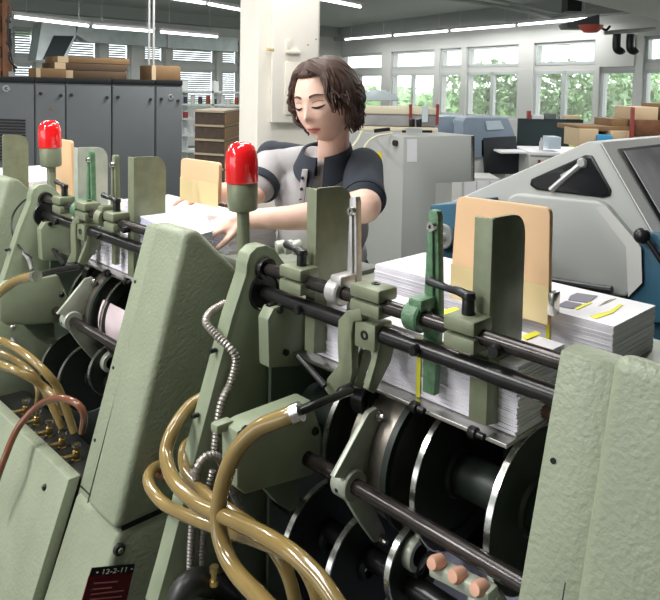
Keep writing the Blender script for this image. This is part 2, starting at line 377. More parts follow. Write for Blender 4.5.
def station(ds, label, kind):
    st = thing('feeder_station', label, 'machine bay', M(-1.25+ds, .75, 0), 'feeder bays of the gathering machine')
    front_panel(st, ds)
    # ---- side plate carrying the shafts
    def sp(bm):
        plate_s(bm, [(247, 264), (250, 254), (257, 247), (266, 245), (275, 249), (281, 258), (292, 272), (320, 292), (326, 330), (300, 372), (290, 440), (290, 600), (155, 610), (167, 567), (203, 427), (232, 318), (246, 275)], -1.21, .042, ds, .003)
    pl = part('side_plate', sp, 'green_plain', st)
    part('bearing_ring', lambda bm: lathe(bm, M(-1.206+ds, .97, 1.146), S_, [(.016, 0), (.016, .012), (.024, .012), (.026, 0)], 28), 'black_steel', pl)
    part('shaft_hole', lambda bm: lathe(bm, M(-1.2095+ds, .972, 1.092), S_, [(.0, 0), (.036, 0), (.040, .004), (.043, .0)], 32), 'black_plastic', pl)
    for z in (.98, .85, .72):
        t = U(227, 318, s=-1.21)[1]-(U(227, 318, s=-1.21)[2]-z)*.335+.002
        part('plug', lambda bm: cyl(bm, M(-1.232+ds, t-.006, z), M(-1.232+ds, t+.01, z), .005, n=12), 'black_plastic', pl)
    # bracket standing in front of the plate, under the shafts
    br = part('bracket', lambda bm: plate_s(bm, [(268, 320), (274, 308), (322, 296), (338, 335), (300, 366), (269, 368)], -1.14, .035, ds, .003), 'green_plain', st)
    for x, y in ((285, 352), (279, 310)):
        q = U(x, y, s=-1.14)
        part('bolt', lambda bm: cyl(bm, M(-1.141+ds, q[1], q[2]), M(-1.133+ds, q[1], q[2]), .007, n=16), 'black_steel', br)
    # ---- shafts
    part('upper_shaft', lambda bm: cyl(bm, M(-1.262+ds, .97, 1.146), M(-.483+ds, .97, 1.146), .0135, n=28), 'brown_steel', st)
    part('lower_shaft', lambda bm: cyl(bm, M(-1.26+ds, .972, 1.090), M(-.483+ds, .972, 1.090), .0165, n=28), 'black_steel', st)
    part('rocker_shaft', lambda bm: cyl(bm, M(-1.0+ds, .92, .81), M(-.47+ds, .92, .81), .0145, n=28), 'brown_steel', st)
    part('rear_shaft', lambda bm: cyl(bm, M(-1.0+ds, 1.12, .985), M(-.53+ds, 1.12, .985), .012, n=24), 'copper_steel', st)
    part('drum_axle', lambda bm: cyl(bm, M(-1.18+ds, 1.10, .815), M(-.52+ds, 1.10, .815), .04, n=28), 'disc_dark', st)
    part('lower_axle', lambda bm: cyl(bm, M(-1.18+ds, 1.0, .62), M(-.52+ds, 1.0, .62), .022, n=24), 'black_steel', st)
    # ---- magazine floor under the stack, back wall and floor tray
    part('magazine_floor', lambda bm: mbox(bm, -1.15+ds, -.60+ds, 1.0, 1.24, .958, .966, .001), 'steel', st)
    part('back_wall', lambda bm: mbox(bm, -1.25+ds, -.52+ds, 1.28, 1.30, .05, .95), 'disc_dark', st)
    part('floor_tray', lambda bm: mbox(bm, -1.25+ds, -.53+ds, .70, 1.28, .10, .13), 'dark_oily', st)
    part('inner_wall', lambda bm: mbox(bm, -1.20+ds, -1.19+ds, .98, 1.28, .13, .95), 'green_dark', st)  # same machine paint, interior shade put into a darker green
    # ---- gripper drum: discs with bright rims
    for s, r in ((-.60, .146), (-.755, .146), (-.985, .146)):
        d = part('gripper_disc', lambda bm: lathe(bm, M(s-.008+ds, 1.10, .815), S_, [(.03, 0), (r-.002, 0), (r-.002, .009), (.11, .009), (.105, .005), (.05, .005), (.045, .012), (.03, .012)], 72), 'disc_dark', st)
        part('rim', lambda bm: lathe(bm, M(s-.010+ds, 1.10, .815), S_, [(r-.004, 0), (r, 0), (r, .011), (r-.004, .011)], 72), 'steel', d, 'bright steel rim')
    dr = part('drum', lambda bm: lathe(bm, M(-.93+ds, 1.10, .815), S_, [(.03, 0), (.140, 0), (.140, .105), (.10, .105), (.10, .10), (.03, .10)], 64), 'drum_steel', st)
    part('rim', lambda bm: lathe(bm, M(-.832+ds, 1.10, .815), S_, [(.132, -.004), (.147, -.004), (.147, .010), (.132, .010)], 72), 'disc_dark', dr)
    # lower discs
    for s, r, c, mm in ((-1.02, .125, .60, 'disc_dark'), (-.905, .115, .60, 'disc_dark')):
        d = part('cam_disc', lambda bm: lathe(bm, M(s-.007+ds, 1.0, c), S_, [(.02, 0), (r-.002, 0), (r-.002, .010), (.03, .010), (.028, .02), (.02, .02)], 64), mm, st)
        part('rim', lambda bm: lathe(bm, M(s-.008+ds, 1.0, c), S_, [(r-.004, 0), (r, 0), (r, .012), (r-.004, .012)], 64), 'steel', d)
    qe = U(386, 582, s=-.80)
    d = part('cam_disc', lambda bm: lathe(bm, M(-.805+ds, qe[1]+.085, qe[2]), S_, [(.02, 0), (.083, 0), (.083, .010), (.03, .010), (.028, .03), (.02, .03)], 64), 'disc_dark', st)
    part('rim', lambda bm: lathe(bm, M(-.806+ds, qe[1]+.085, qe[2]), S_, [(.081, 0), (.085, 0), (.085, .012), (.081, .012)], 64), 'steel', d)
    qc = U(400, 545, s=-.80)
    part('collar', lambda bm: lathe(bm, M(-.81+ds, qc[1]+.03, qc[2]-.022), S_, [(.020, 0), (.030, 0), (.032, .004), (.032, .030), (.030, .034), (.020, .034)], 36), 'cast_light', st)
    part('collar', lambda bm: lathe(bm, M(-.64+ds, .985, .68), S_, [(.014, 0), (.030, 0), (.032, .004), (.032, .040), (.030, .044), (.014, .044)], 36), 'cast_light', st)
    # ---- rocker arm on the rocker shaft
    def arm(bm):
        lathe(bm, M(-.905+ds, .92, .81), S_, [(.0145, 0), (.028, 0), (.030, .003), (.030, .036), (.028, .039), (.0145, .039)], 32)
        plate_s(bm, [(334, 478), (345, 458), (369, 413), (377, 408), (384, 413), (381, 425), (372, 462), (360, 480)], -.875, .012, ds, .002)
        plate_s(bm, [(345, 497), (362, 480), (371, 500), (386, 532), (383, 542), (375, 543), (360, 522)], -.875, .012, ds, .002)
    ra = part('rocker_arm', arm, 'cast_light', st)
    for x, y in ((378, 415), (381, 539)):
        q = U(x, y, s=-.875)
        part('pivot_pin', lambda bm: lathe(bm, M(-.876+ds, q[1], q[2]), S_, [(.010, 0), (.010, .006), (.006, .010), (.005, .016), (0, .016)], 18), 'steel', ra)
    q = U(343, 490, t=.89)
    part('grub_screw', lambda bm: cyl(bm, M(-.887+ds, .8895, .805), M(-.887+ds, .894, .805), .004, n=10), 'black_plastic', ra)
    rol_ = U(372, 405, s=-.90)
    part('cam_roller', lambda bm: lathe(bm, M(-.945+ds, rol_[1]+.02, rol_[2]), S_, [(0, 0), (.036, 0), (.036, .03), (.028, .03), (.028, .024), (.018, .024), (.018, .034), (0, .034)], 36), 'black_steel', st)
    # ---- arm block in front carrying the rocker shaft
    def blk(bm):
        plate_s(bm, [(237, 432), (250, 424), (312, 400), (329, 452), (312, 476), (246, 495), (237, 488)], -1.0, .05, ds, .006)
    bk = part('support_arm', blk, 'green_plain', st)
    part('lug', lambda bm: mbox(bm, -1.052+ds, -1.030+ds, .722, .76, .912, .930, .004), 'green_plain', bk)
    for x, y in ((315, 431), (245, 430)):
        q = U(x, y, s=-1.0)
        part('bolt', lambda bm: lathe(bm, M(-1.001+ds, q[1], q[2]), S_, [(.009, 0), (.009, .004), (.006, .007), (.005, .004), (0, .004)], 18), 'black_steel', bk)
    def foot(bm): plate_s(bm, [(262, 486), (300, 476), (300, 505), (292, 512), (278, 504)], -1.03, .02, ds, .003)
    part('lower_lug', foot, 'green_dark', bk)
    # ---- hook arm clamped on the upper shaft
    c = clamp_block(st, ds, -.918, -.842, .945, 1.000, 1.124, 1.180)
    def hook(bm):
        plate_t(bm, [(360, 308), (346, 311), (338, 320), (337, 340), (338, 365), (327, 378), (324, 389), (329, 396), (340, 390), (350, 384), (352, 372), (351, 335), (353, 322), (362, 321)], .945, .020, ds, .003)
    part('hook_arm', hook, 'cast_green', c)
    def brk(bm):
        mbox(bm, -.905+ds, -.852+ds, .948, .998, 1.060, 1.112, .004)
        plate_s(bm, [(382, 330), (391, 326), (395, 345), (391, 362), (375, 394), (368, 390), (376, 362)], -.850, .014, ds, .002)
        plate_s(bm, [(364, 350), (371, 347), (372, 358), (362, 388), (355, 386)], -.905, .012, ds, .002)
    b2 = part('lower_bracket', brk, 'cast_green', st)
    part('screw', lambda bm: lathe(bm, M(-.878+ds, .949, 1.088), -T_, [(.009, 0), (.009, .003), (.005, .003), (.005, .0), (0, .0)], 16), 'black_steel', b2)
    lk = part('link_rod', lambda bm: tube(bm, [M(*U(300, 352, t=.93)[:0], *(lambda q: (q[0]+ds, q[1], q[2]))(U(298, 356, t=.93))), M(*(lambda q: (q[0]+ds, q[1], q[2]))(U(325, 386, t=.93)))], .006, 12, 0), 'black_steel', st)
    part('arm_pivot', lambda bm: lathe(bm, M(*(lambda q: (q[0]+ds, q[1], q[2]))(U(343, 392, t=.925))), -T_, [(0, .012), (.008, .012), (.011, .006), (.012, -.02)], 20), 'black_steel', st)
    # dark bolt clusters under the shafts
    for (x, y, r) in ((300, 310, .008), (272, 307, .009), (416, 350, .008), (497, 350, .009)):
        q = U(x, y, t=.955); part('bolt', lambda bm: lathe(bm, M(q[0]+ds, q[1], q[2]), -T_, [(0, .012), (r, .012), (r*1.2, .008), (r*1.2, -.01)], 16), 'black_steel', st)
    # ---- fittings that differ between the bays
    if kind == 'A':
        clamp_block(st, ds, -1.125, -1.055); handle(st, ds, -1.085, .15, 1.172, .06)
        paddle(st, ds, -1.066, None, 'cast_green')
        for x_ in (281, 289, 297):
            q_ = U(x_, 248, t=1.04)
            part('adjusting_wheel', lambda bm: cyl(bm, M(q_[0]-.006, 1.03, q_[2]), M(q_[0]+.004, 1.05, q_[2]+.004), .016, n=22, bev=.003), 'cast_light', st)
        lever(st, ds, -.965, 'pressing_finger', 'alu', 'bare aluminium finger', .016)
        lever(st, ds, -.765, 'pressing_finger', 'lever_green', 'bright green hammered finger', .020)
        clamp_block(st, ds, -.695, -.632); handle(st, ds, -.665, .05, 1.176, .085)
        paddle(st, ds, -.637, None, 'cast_green', .036)
    else:
        clamp_block(st, ds, -1.085, -1.02); handle(st, ds, -1.05, .1, 1.176, .085)
        paddle(st, ds, -1.0, None, 'cast_light')
        def wrap(bm):
            N = 14; g = []
            for i in range(N+1):
                a_ = math.radians(150+70*i/N); c_ = (1.10+.132*math.cos(a_), .815+.132*math.sin(a_))
                g.append([bm.verts.new(M(s_+ds, *c_)) for s_ in (-.80, -.63)])
            for p_, q_ in zip(g, g[1:]): bm.faces.new((p_[0], p_[1], q_[1], q_[0]))
        part('paper_wrap', wrap, 'pink_paper', st, 'pale pink printed wrap')
        lever(st, ds, -.925, 'pressing_finger', 'lever_green', 'bright green hammered finger', .022)
        lever(st, ds, -.76, 'pressing_finger', 'cast_green', None, .018)
        clamp_block(st, ds, -.715, -.65); handle(st, ds, -.685, .0, 1.176, .085)
        paddle(st, ds, -.625, None, 'cast_green', .036)
    # small foot blocks at the front edge of the magazine
    for s in (-.765, -.637):
        part('stop_foot', lambda bm: (lathe(bm, M(s-.03+ds, .99, .968), S_, [(0, 0), (.009, 0), (.011, .003), (.011, .014), (.006, .016), (.006, .03), (0, .03)], 16)), 'black_steel', st)
    # ---- air manifold along the front with brass taps
    mf = part('air_manifold', lambda bm: mbox(bm, -1.235+ds, -.54+ds, .80, .90, .435, .485, .012, 3), 'dark_oily', st)
    for i in range(5):
        s = -1.02+i*.093+ds
        def tap(bm):
            lathe(bm, M(s, .83, .483), Z_, [(.013, 0), (.013, .006), (.008, .008), (.008, .016), (.011, .018), (.011, .030), (.007, .032), (.007, .05), (0, .05)], 8)
            cyl(bm, M(s, .83, .500), M(s, .79, .503), .007, n=10); ball(bm, M(s, .786, .503), .010, 10)
            tube(bm, [M(s, .786, .505), M(s-.02, .775, .513), M(s-.035, .77, .512)], .005, 8, 4)
        tp = part('brass_tap', tap, 'brass', mf)
        part('hose_clip', lambda bm: lathe(bm, M(s, .83, .527), Z_, [(.010, 0), (.0125, 0), (.0125, .008), (.010, .008)], 14), 'steel', tp)
    # sheet delivery chute seen between the discs
    part('delivery_chute', lambda bm: mbox(bm, -1.17+ds, -.56+ds, 1.17, 1.175, .30, .62), 'paper_lilac', st, 'pale paper-coloured chute')
    return st
station(0, 'nearer gathering machine bay with large dark discs and bright green finger', 'A')
station(-PERIOD, 'farther gathering machine bay at the left with brass taps and black strip', 'B')

# copper-ended manifold bar low in the near bay
cb = thing('connector_bar', 'beige connector bar with three copper stubs, low under the near shaft', 'fitting', M(-.66, .9, .66))
qa, qb = V(M(*U(428, 572, t=.88))), V(M(*U(488, 603, t=.88)))
part('bar', lambda bm: hexa(bm, qa-Z_*.008, qb-qa, T_*.03, Z_*.022, .005), 'cast_light', cb)
for x, y in ((433, 567), (454, 580), (476, 593)):
    c = V(M(*U(x, y, t=.875)))
    part('copper_stub', lambda bm: lathe(bm, c+T_*.02, -T_+Z_*.3, [(.012, 0), (.012, .018), (.009, .026), (0, .027)], 18), 'copper', cb, 'copper coloured stub')

# ================================================================== BEACONS
def beacon(ds, label, loc_t=1.09, s=-1.448, lean=0.0):
    b = thing('warning_beacon', label, 'warning light', M(s+ds, loc_t, .95), 'red warning beacons on posts')
    B0 = M(s+ds, loc_t, 0)
    up = (Z_-cr*.035)
    part('post', lambda bm: cyl(bm, B0+Z_*.90+cr*.009, B0+Z_*1.235-up.xyz*0, .0165, n=24), 'cast_green', b)
    part('socket', lambda bm: lathe(bm, B0+Z_*1.225, up, [(.017, 0), (.036, .006), (.039, .012), (.040, .074), (.038, .078), (0, .078)], 36), 'cast_green', b)
    part('dome', lambda bm: lathe(bm, B0+Z_*1.302-cr*.003, up, [(.041, 0), (.0425, .004), (.0425, .060), (.040, .078), (.034, .093), (.025, .102), (.014, .106), (0, .107)], 40), 'red_dome', b, 'glossy red plastic dome')
    return b
beacon(0, 'nearer red beacon in front of the woman, on a grey-green post')
beacon(-PERIOD, 'farther red beacon at the left in front of the grey cabinets')

# ================================================================== PAPER STACKS
def sheets(bm, s0, s1, t0, t1, z0, z1, n, jit, m_edge=1, skew=(0, 0)):
    """ragged block of sheets, in n lifts each slightly displaced"""
    h = (z1-z0)/n
    for i in range(n):
        a, b = random.uniform(-jit, jit), random.uniform(-jit, jit)
        u = i/max(n-1, 1); ks, kt = skew[0]*u, skew[1]*u
        k0 = len(bm.faces)
        hexa(bm, M(s0+a+ks, t0+b+kt, z0+h*i), S_*(s1-s0), T_*(t1-t0), Z_*(h*.95))
        bm.faces.ensure_lookup_table()
        for f in bm.faces[k0:]:
            f.normal_update()
            f.material_index = 0 if abs(f.normal.z) > .7 else m_edge
def stack(label, group, s0, s1, t0, t1, z0, z1, n, jit, marks=None, skew=(0, 0)):
    random.seed(int(abs(s0*100))+int(t0*100))
    st = thing('paper_stack', label, 'paper stack', M((s0+s1)/2, (t0+t1)/2, z0), group)
    part('sheets', lambda bm: sheets(bm, s0, s1, t0, t1, z0, z1, n, jit, 1, skew), ['paper', 'paper_edge'], st, smooth=False)
    if marks: marks(st)
    return st
G1 = 'printed sheets stacked in the machine'
def quad_z(bm, px, z, th=.0006):
    prism(bm, [M(*U(x, y, z=z)) for x, y in px], Z_*th)
def band(st, s, w, t, z0, z1):
    part('yellow_print', lambda bm: mbox(bm, s, s+w, t-.0035, t-.003, z0, z1), 'yellow_ink', st)
def marksA(st):
    z = 1.0915
    part('yellow_print', lambda bm: (quad_z(bm, [(437, 312), (456, 307), (460, 310), (440, 316)], z), quad_z(bm, [(522, 336), (536, 331), (541, 334), (526, 340)], z)), 'yellow_ink', st)
    band(st, -.815, .010, 1.03, .968, 1.085)
stack('thick stack of printed sheets under the black shafts of the near bay', G1, -1.13, -.60, 1.03, 1.19, .968, 1.09, 46, .0022, marksA)
stack('stack of printed sheets under the black shafts of the far bay', G1, -1.13-PERIOD, -.60-PERIOD, 1.03, 1.19, .968, 1.09, 40, .0025)
ZT = 1.128
def marksB(st):
    z = ZT+.0005
    part('picture_print', lambda bm: (quad_z(bm, [(570, 296), (577, 293), (598, 296), (588, 303), (568, 300)], z), quad_z(bm, [(556, 306), (566, 301), (582, 304), (573, 309)], z)), 'grey_ink', st, smooth=False)
    part('yellow_print', lambda bm: (quad_z(bm, [(590, 316), (610, 311), (620, 304), (623, 305), (613, 313), (596, 319)], z), quad_z(bm, [(575, 308), (590, 302), (592, 303), (577, 310)], z)), 'yellow_ink', st, smooth=False)
    part('text_print', lambda bm: [quad_z(bm, [(598+i*3, 305-i*1.6), (609+i*3, 301-i*1.6), (610+i*3, 301.8-i*1.6), (599+i*3, 305.8-i*1.6)], z) for i in range(3)], 'cream_ink', st, smooth=False)
    band(st, -.665, .008, 1.24, 1.045, 1.125)
stack('squared stack of printed sheets behind the tan board, right of the near bay', G1, -1.12, -.535, 1.24, 1.43, 1.04, ZT, 34, .0012, marksB)
stack('stack of sheets behind the far bay, under the woman\'s hands', G1, -1.16-PERIOD, -.50-PERIOD, 1.24, 1.43, 1.04, 1.125, 30, .0015)
stack('stack of sheets at the far left behind the left red beacon', G1, -1.13-2*PERIOD, -.56-2*PERIOD, 1.10, 1.43, 1.04, 1.13, 26, .004)
# feed tables behind the bays
for k, lab in enumerate(('pale green feed table carrying the stack behind the near bay', 'pale green feed table behind the far bay', 'pale green feed table at the far left edge')):
    a, b = -1.30-k*PERIOD, -.11-k*PERIOD
    one('feed_table', lambda bm: (mbox(bm, a, b, 1.225 if k < 2 else 1.09, 1.50, 1.012, 1.038, .004), mbox(bm, a+.03, a+.08, 1.40, 1.45, 0, 1.012), mbox(bm, b-.08, b-.03, 1.40, 1.45, 0, 1.012)), 'cast_light', lab, 'table', 'feed tables', loc=M((a+b)/2, 1.4, 0))
# boards standing behind the stacks
def board(label, pxs, t, th=.012, tape=True):
    b = thing('backing_board', label, 'board', M(*U(*pxs[2], t=t)), 'tan backing boards')
    q = [U(x, y, t=t) for x, y in pxs]; q = rnd([(a[0], a[2]) for a in q], [.016, .016, .004, .004], 5)
    part('panel', lambda bm: prism(bm, [M(a, t, c) for a, c in q], T_*th, .001), 'board', b)
    if tape:
        s0, s1 = q[0][0], max(a[0] for a in q); z0 = min(a[1] for a in q)
        part('tape_strip', lambda bm: mbox(bm, min(a[0] for a in q)+.001, s1-.001, t-.0012, t-.0004, z0+.002, z0+.075), 'tape', b)
    return b
b1 = board('large tan board standing behind the near dark green guide paddle', [(457, 196), (550, 208), (548, 326), (450, 290)], 1.205)
clip = U(551, 290, t=1.205)
part('metal_clip', lambda bm: (mbox(bm, clip[0]-.004, clip[0]+.010, 1.200, 1.224, 1.13, 1.175, .003)), 'steel', b1)
board('tan board in front of the woman\'s right hand', [(181, 158), (219, 163), (218, 204), (180, 200)], 1.20)
board('narrow tan board half hidden behind the left red beacon', [(52, 138), (71, 141), (73, 205), (50, 205)], 1.20)
# side guide of a bay further left
one('side_guide', lambda bm: prof_s(bm, rnd([(1.0, 1.0), (1.10, 1.0), (1.10, 1.335), (1.0, 1.34)], [0, 0, .05, .01], 6), -2.93, -2.92), 'cast_green', 'rounded green guide plate cut by the left edge of the picture', 'guide plate', loc=M(-2.93, 1.05, 1.0))
# held stack
hsk = thing('paper_stack', 'lilac-edged bundle of sheets the woman is jogging into place with her hands', 'paper stack', PZ(200, 240, 1.07), G1)
def hstack(bm):
    c = [PZ(x, y, 1.165) for x, y in ((140, 216), (186, 203), (203, 209), (213, 231), (186, 238))]
    for i in range(26):
        off = Z_*(-.09+.0035*i)+V((random.uniform(-.0025, .0025), random.uniform(-.0025, .0025), 0))
        k0 = len(bm.faces); prism(bm, [p+off for p in c], Z_*.0031); bm.faces.ensure_lookup_table()
        for f in bm.faces[k0:]:
            f.normal_update(); f.material_index = 0 if abs(f.normal.z) > .7 else 1
part('sheets', hstack, ['paper', 'paper_lilac'], hsk, smooth=False)

# ================================================================== HOSES
def hp(*pts):      # (px, py, t)
    return [M(*U(x, y, t=t)) for x, y, t in pts]
def hose(label, pts, r, m='hose', clipat=None, name='air_hose', ridge=0, group='clear amber air hoses', shift=0):
    P_ = [p+S_*shift for p in hp(*pts)]
    h = thing(name, label, 'hose' if not ridge else 'conduit', P_[-1], group)
    part('hose_tube' if not ridge else 'conduit_tube', lambda bm: tube(bm, P_, r, 16, 8, ridge), m, h)
    return h, P_
h1, p1 = hose('front amber hose looping down from the green support arm', [(299, 412, .765), (283, 418, .75), (256, 430, .73), (234, 455, .71), (221, 492, .70), (219, 530, .69), (232, 566, .68), (262, 600, .67), (300, 640, .66)], .0150)
part('hose_clip', lambda bm: cyl(bm, p1[0]-(p1[1]-p1[0]).normalized()*.004, p1[0]+(p1[1]-p1[0]).normalized()*.012, .0168, n=18), 'steel', h1)
part('black_pipe', lambda bm: tube(bm, [p1[0]+(p1[1]-p1[0])*.3]+hp((318, 404, .80), (350, 391, .90)), .0075, 12, 4), 'black_steel', h1, 'black pipe end')
hose('amber hose curving down from behind the side plate and away to the bottom', [(202, 398, .86), (188, 408, .82), (173, 430, .76), (166, 455, .73), (175, 482, .71), (200, 505, .70), (240, 523, .695), (285, 548, .69), (320, 580, .69), (350, 625, .68)], .0140)
hose('second amber hose inside the curve of the first', [(192, 440, .84), (184, 450, .80), (186, 472, .775), (203, 492, .76), (235, 514, .75), (262, 535, .75), (286, 570, .75), (300, 620, .75)], .0120)
hose('lowest amber hose starting at the brown stub on the green cover', [(168, 462, .86), (152, 470, .80), (149, 484, .765), (163, 503, .75), (190, 517, .742), (222, 529, .742), (260, 541, .742), (296, 558, .742), (314, 585, .742), (325, 625, .742)], .0130)
hose('brown hose stub at the right edge of the middle green cover', [(141, 462, .86), (160, 472, .84), (182, 488, .81), (205, 500, .79)], .013, 'hose_brown', group='dark brown hoses')
# far bay hoses
h2, p2 = hose('amber hose entering from the left edge with a bright clip and black pipe', [(36, 276, .70), (18, 280, .69), (0, 292, .67), (-25, 315, .65)], .0125)
part('hose_clip', lambda bm: cyl(bm, p2[0]-(p2[1]-p2[0]).normalized()*.006, p2[0]+(p2[1]-p2[0]).normalized()*.012, .0145, n=18), 'steel', h2)
part('black_pipe', lambda bm: tube(bm, [p2[0]+(p2[1]-p2[0])*.3]+hp((55, 271, .80), (78, 267, .90)), .0085, 12, 4), 'black_steel', h2, 'black pipe end')
hose('upper amber hose crossing the far bay towards the brass taps', [(-20, 333, .70), (5, 342, .715), (28, 356, .74), (48, 375, .77), (60, 392, .80), (74, 432, .83)], .0115)
hose('middle amber hose crossing the far bay', [(-20, 345, .73), (10, 357, .75), (30, 371, .77), (44, 390, .80), (62, 428, .83)], .010)
hose('lower amber hose crossing the far bay', [(-20, 358, .68), (5, 366, .70), (28, 376, .74), (45, 388, .78), (58, 400, .80), (64, 412, .83)], .0115)
hose('thin amber hose rising behind the brass taps', [(34, 378, .83), (38, 392, .83), (36, 410, .83)], .008)
hose('reddish brown hose arching over the brass taps to the left edge', [(82, 432, .80), (84, 415, .79), (76, 403, .775), (58, 398, .76), (38, 406, .74), (18, 428, .70), (4, 460, .66), (-10, 500, .63)], .0095, 'hose_brown', group='dark brown hoses')
one('cable', lambda bm: tube(bm, hp((40, 195, .97), (25, 200, .93), (13, 215, .90), (13, 235, .88), (22, 250, .88), (32, 258, .90)), .0035, 8, 8), 'black_plastic', 'thin black cable looping left of the far shaft end', 'cable')
# conduits
def conduit(label, pts, r=.0085, shift=0):
    return hose(label, pts, r, 'alu', name='flexible_conduit', ridge=.0042, group='ribbed metal conduits', shift=shift)
def cs(label, pts, r=.0085):
    P_ = [M(*U(x, y, s=q)) for x, y, q in pts]
    h = thing('flexible_conduit', label, 'conduit', P_[-1], 'ribbed metal conduits')
    part('conduit_tube', lambda bm: tube(bm, P_, r, 16, 8, .0075), 'conduit_metal', h)
cs('ribbed conduit bending out of the middle cover beside the green side plate', [(226, 303, -1.30), (212, 311, -1.29), (206, 322, -1.265), (217, 336, -1.225), (230, 348, -1.195), (236, 360, -1.185), (231, 382, -1.185), (222, 402, -1.18), (217, 430, -1.18), (214, 458, -1.18)], .0095)
cs('ribbed conduit hooking over below the green support arm', [(199, 492, -1.17), (197, 470, -1.16), (206, 457, -1.16), (219, 458, -1.16), (226, 475, -1.16), (236, 500, -1.16), (246, 520, -1.16)], .0095)
cs('ribbed conduit running straight down behind the amber hoses, left one', [(194, 470, -1.18), (193, 510, -1.18), (191, 545, -1.18), (190, 578, -1.18)], .0085)
cs('ribbed conduit running straight down behind the amber hoses, right one', [(213, 470, -1.175), (206, 500, -1.175), (202, 545, -1.175), (201, 578, -1.175)], .0085)
conduit('ribbed conduit beside the far side plate', [(28, 233, .95), (17, 237, .92), (20, 248, .90), (28, 258, .90), (32, 270, .90)], .008)
conduit('small ribbed conduit behind the far support arm', [(14, 325, .86), (8, 332, .85), (14, 345, .86), (10, 360, .87)], .007)
sk = thing('black_housing', 'black lump of a coupling at the foot of the near side plate', 'fitting', M(*U(205, 590, s=-1.13)))
part('shell', lambda bm: tube(bm, [M(*U(x, y, s=-1.13)) for x, y in ((172, 612), (186, 588), (206, 582), (236, 604))], [.022, .026, .026, .016], 18, 6), 'dark_oily', sk)
part('brass_nut', lambda bm: lathe(bm, M(*U(214, 580, s=-1.10)), Z_, [(.009, -.01), (.009, 0), (.006, 0), (.006, .015), (.009, .016), (.009, .028), (0, .028)], 8), 'brass', sk)
POW = [35, 20, 0, 20]
# ================================================================== THE HALL
CEIL = 3.35
mat('flank_lit', (.86, .86, .84), .4)  # machine grey with the light from the windows put into the colour
def lineY(p, d, x):        # distance Y where the viewing column x meets the ground line p + k d
    m = (x-PX_)/F_
    k = (p[0]-m*p[1])/(m*d[1]-d[0]); return p[1]+k*d[1], k
RP, RD = (5.66, 12.0), (-.496, .868)
LA = P(0, 83, 15.0); LB = P(240, 86, 19.0)
ld = V((LB.x-LA.x, LB.y-LA.y, 0)).normalized(); LP, LD = (LA.x, LA.y), (ld.x, ld.y)
# corner of the two walls
_m = np.array([[RD[0], -LD[0]], [RD[1], -LD[1]]]); _k = np.linalg.solve(_m, [LP[0]-RP[0], LP[1]-RP[1]])
kR, kL = float(_k[0]), float(_k[1])
def wallbox(bm, Pp, D, k0, k1, z0, z1, off=0, th=.25, n=None):
    d = V((D[0], D[1], 0)); nn = n
    hexa(bm, V((Pp[0], Pp[1], z0))+d*k0+nn*off, d*(k1-k0), nn*th, Z_*(z1-z0))
NR = V((-RD[1], RD[0], 0)); NR = NR if NR.dot(V((1, 1, 0))) > 0 else -NR       # outward normals
NL = V((-LD[1], LD[0], 0)); NL = NL if NL.y > 0 else -NL
struct('floor', (lambda b: (wbox(b, -16, 9, -5, 27, -.1, 0), b)[1])(newbm()), 'floor_paint')
struct('ceiling', (lambda b: (wbox(b, -16, 9, -5, 27, CEIL, CEIL+.15), b)[1])(newbm()), 'ceiling_paint')
def kx(Pp, D, x): return lineY(Pp, D, x)[1]
# right wall: openings between pixel columns
rwin = [(303, 333), (336, 380), (389, 432), (437.5, 459), (464, 516), (531, 592), (597, 632), (640, 700), (706, 780)]
def build_wall(name, Pp, D, N, wins, k_lo, k_hi, zs, zl, zt0, zt1, ztop):
    """solid wall with openings: sill zs, lower lights up to zl, transom to zt0, upper lights to zt1"""
    bm = newbm(); ks = sorted([tuple(sorted((kx(Pp, D, a), kx(Pp, D, b)))) for a, b in wins])
    wallbox(bm, Pp, D, k_lo, k_hi, 0, zs, 0, .25, N); wallbox(bm, Pp, D, k_lo, k_hi, zt1, ztop, 0, .25, N)
    wallbox(bm, Pp, D, k_lo, k_hi, zl, zt0, .06, .15, N)
    e = [k_lo]+[q for k in ks for q in k]+[k_hi]
    for a, b in zip(e[::2], e[1::2]): wallbox(bm, Pp, D, a, b, zs, zt1, 0, .25, N)
    struct(name, bm, 'wall_paint'); return ks
rks = build_wall('wall_right', RP, RD, NR, rwin, -14, kR, .95, 1.98, 2.10, 2.56, CEIL)
def window(n, Pp, D, N, a, b, zs, zl, zt0, zt1, mull=True, blinds=False, upper=True):
    w = thing('window_%d' % n, 'framed window in the hall wall', 'window', V((Pp[0], Pp[1], zs))+V((D[0], D[1], 0))*a)
    del w['label']; del w['category']; w['kind'] = 'structure'
    bm = newbm(); f = .06
    for z0, z1 in ((zs, zl), (zt0, zt1)):
        wallbox(bm, Pp, D, a, b, z0, z0+f, .05, .08, N); wallbox(bm, Pp, D, a, b, z1-f, z1, .05, .08, N)
        wallbox(bm, Pp, D, a, a+f, z0, z1, .05, .08, N); wallbox(bm, Pp, D, b-f, b, z0, z1, .05, .08, N)
    if mull: wallbox(bm, Pp, D, (a+b)/2-.05, (a+b)/2+.05, zs, zl, .05, .08, N)
    obj('window_frame', bm, 'frame_white', w, False)
    bm = newbm()
    wallbox(bm, Pp, D, a+f, b-f, zs+f, zl-f, .09, .006, N); wallbox(bm, Pp, D, a+f, b-f, zt0+f, zt1-f, .09, .006, N)
    obj('window_pane', bm, 'window_glass' if upper else 'window_glass', w, False)
    if blinds:
        bm = newbm()
        for z0, z1 in ((zs, zl), (zt0, zt1)):
            z = z0+.06
            while z < z1-.06:
                hexa(bm, V((Pp[0], Pp[1], z))+V((D[0], D[1], 0))*(a+f)+N*.17, V((D[0], D[1], 0))*(b-a-2*f), N*.03+Z_*.035, Z_*.004); z += .055
        obj('blind', bm, 'blind_slat', w, False)
    return w
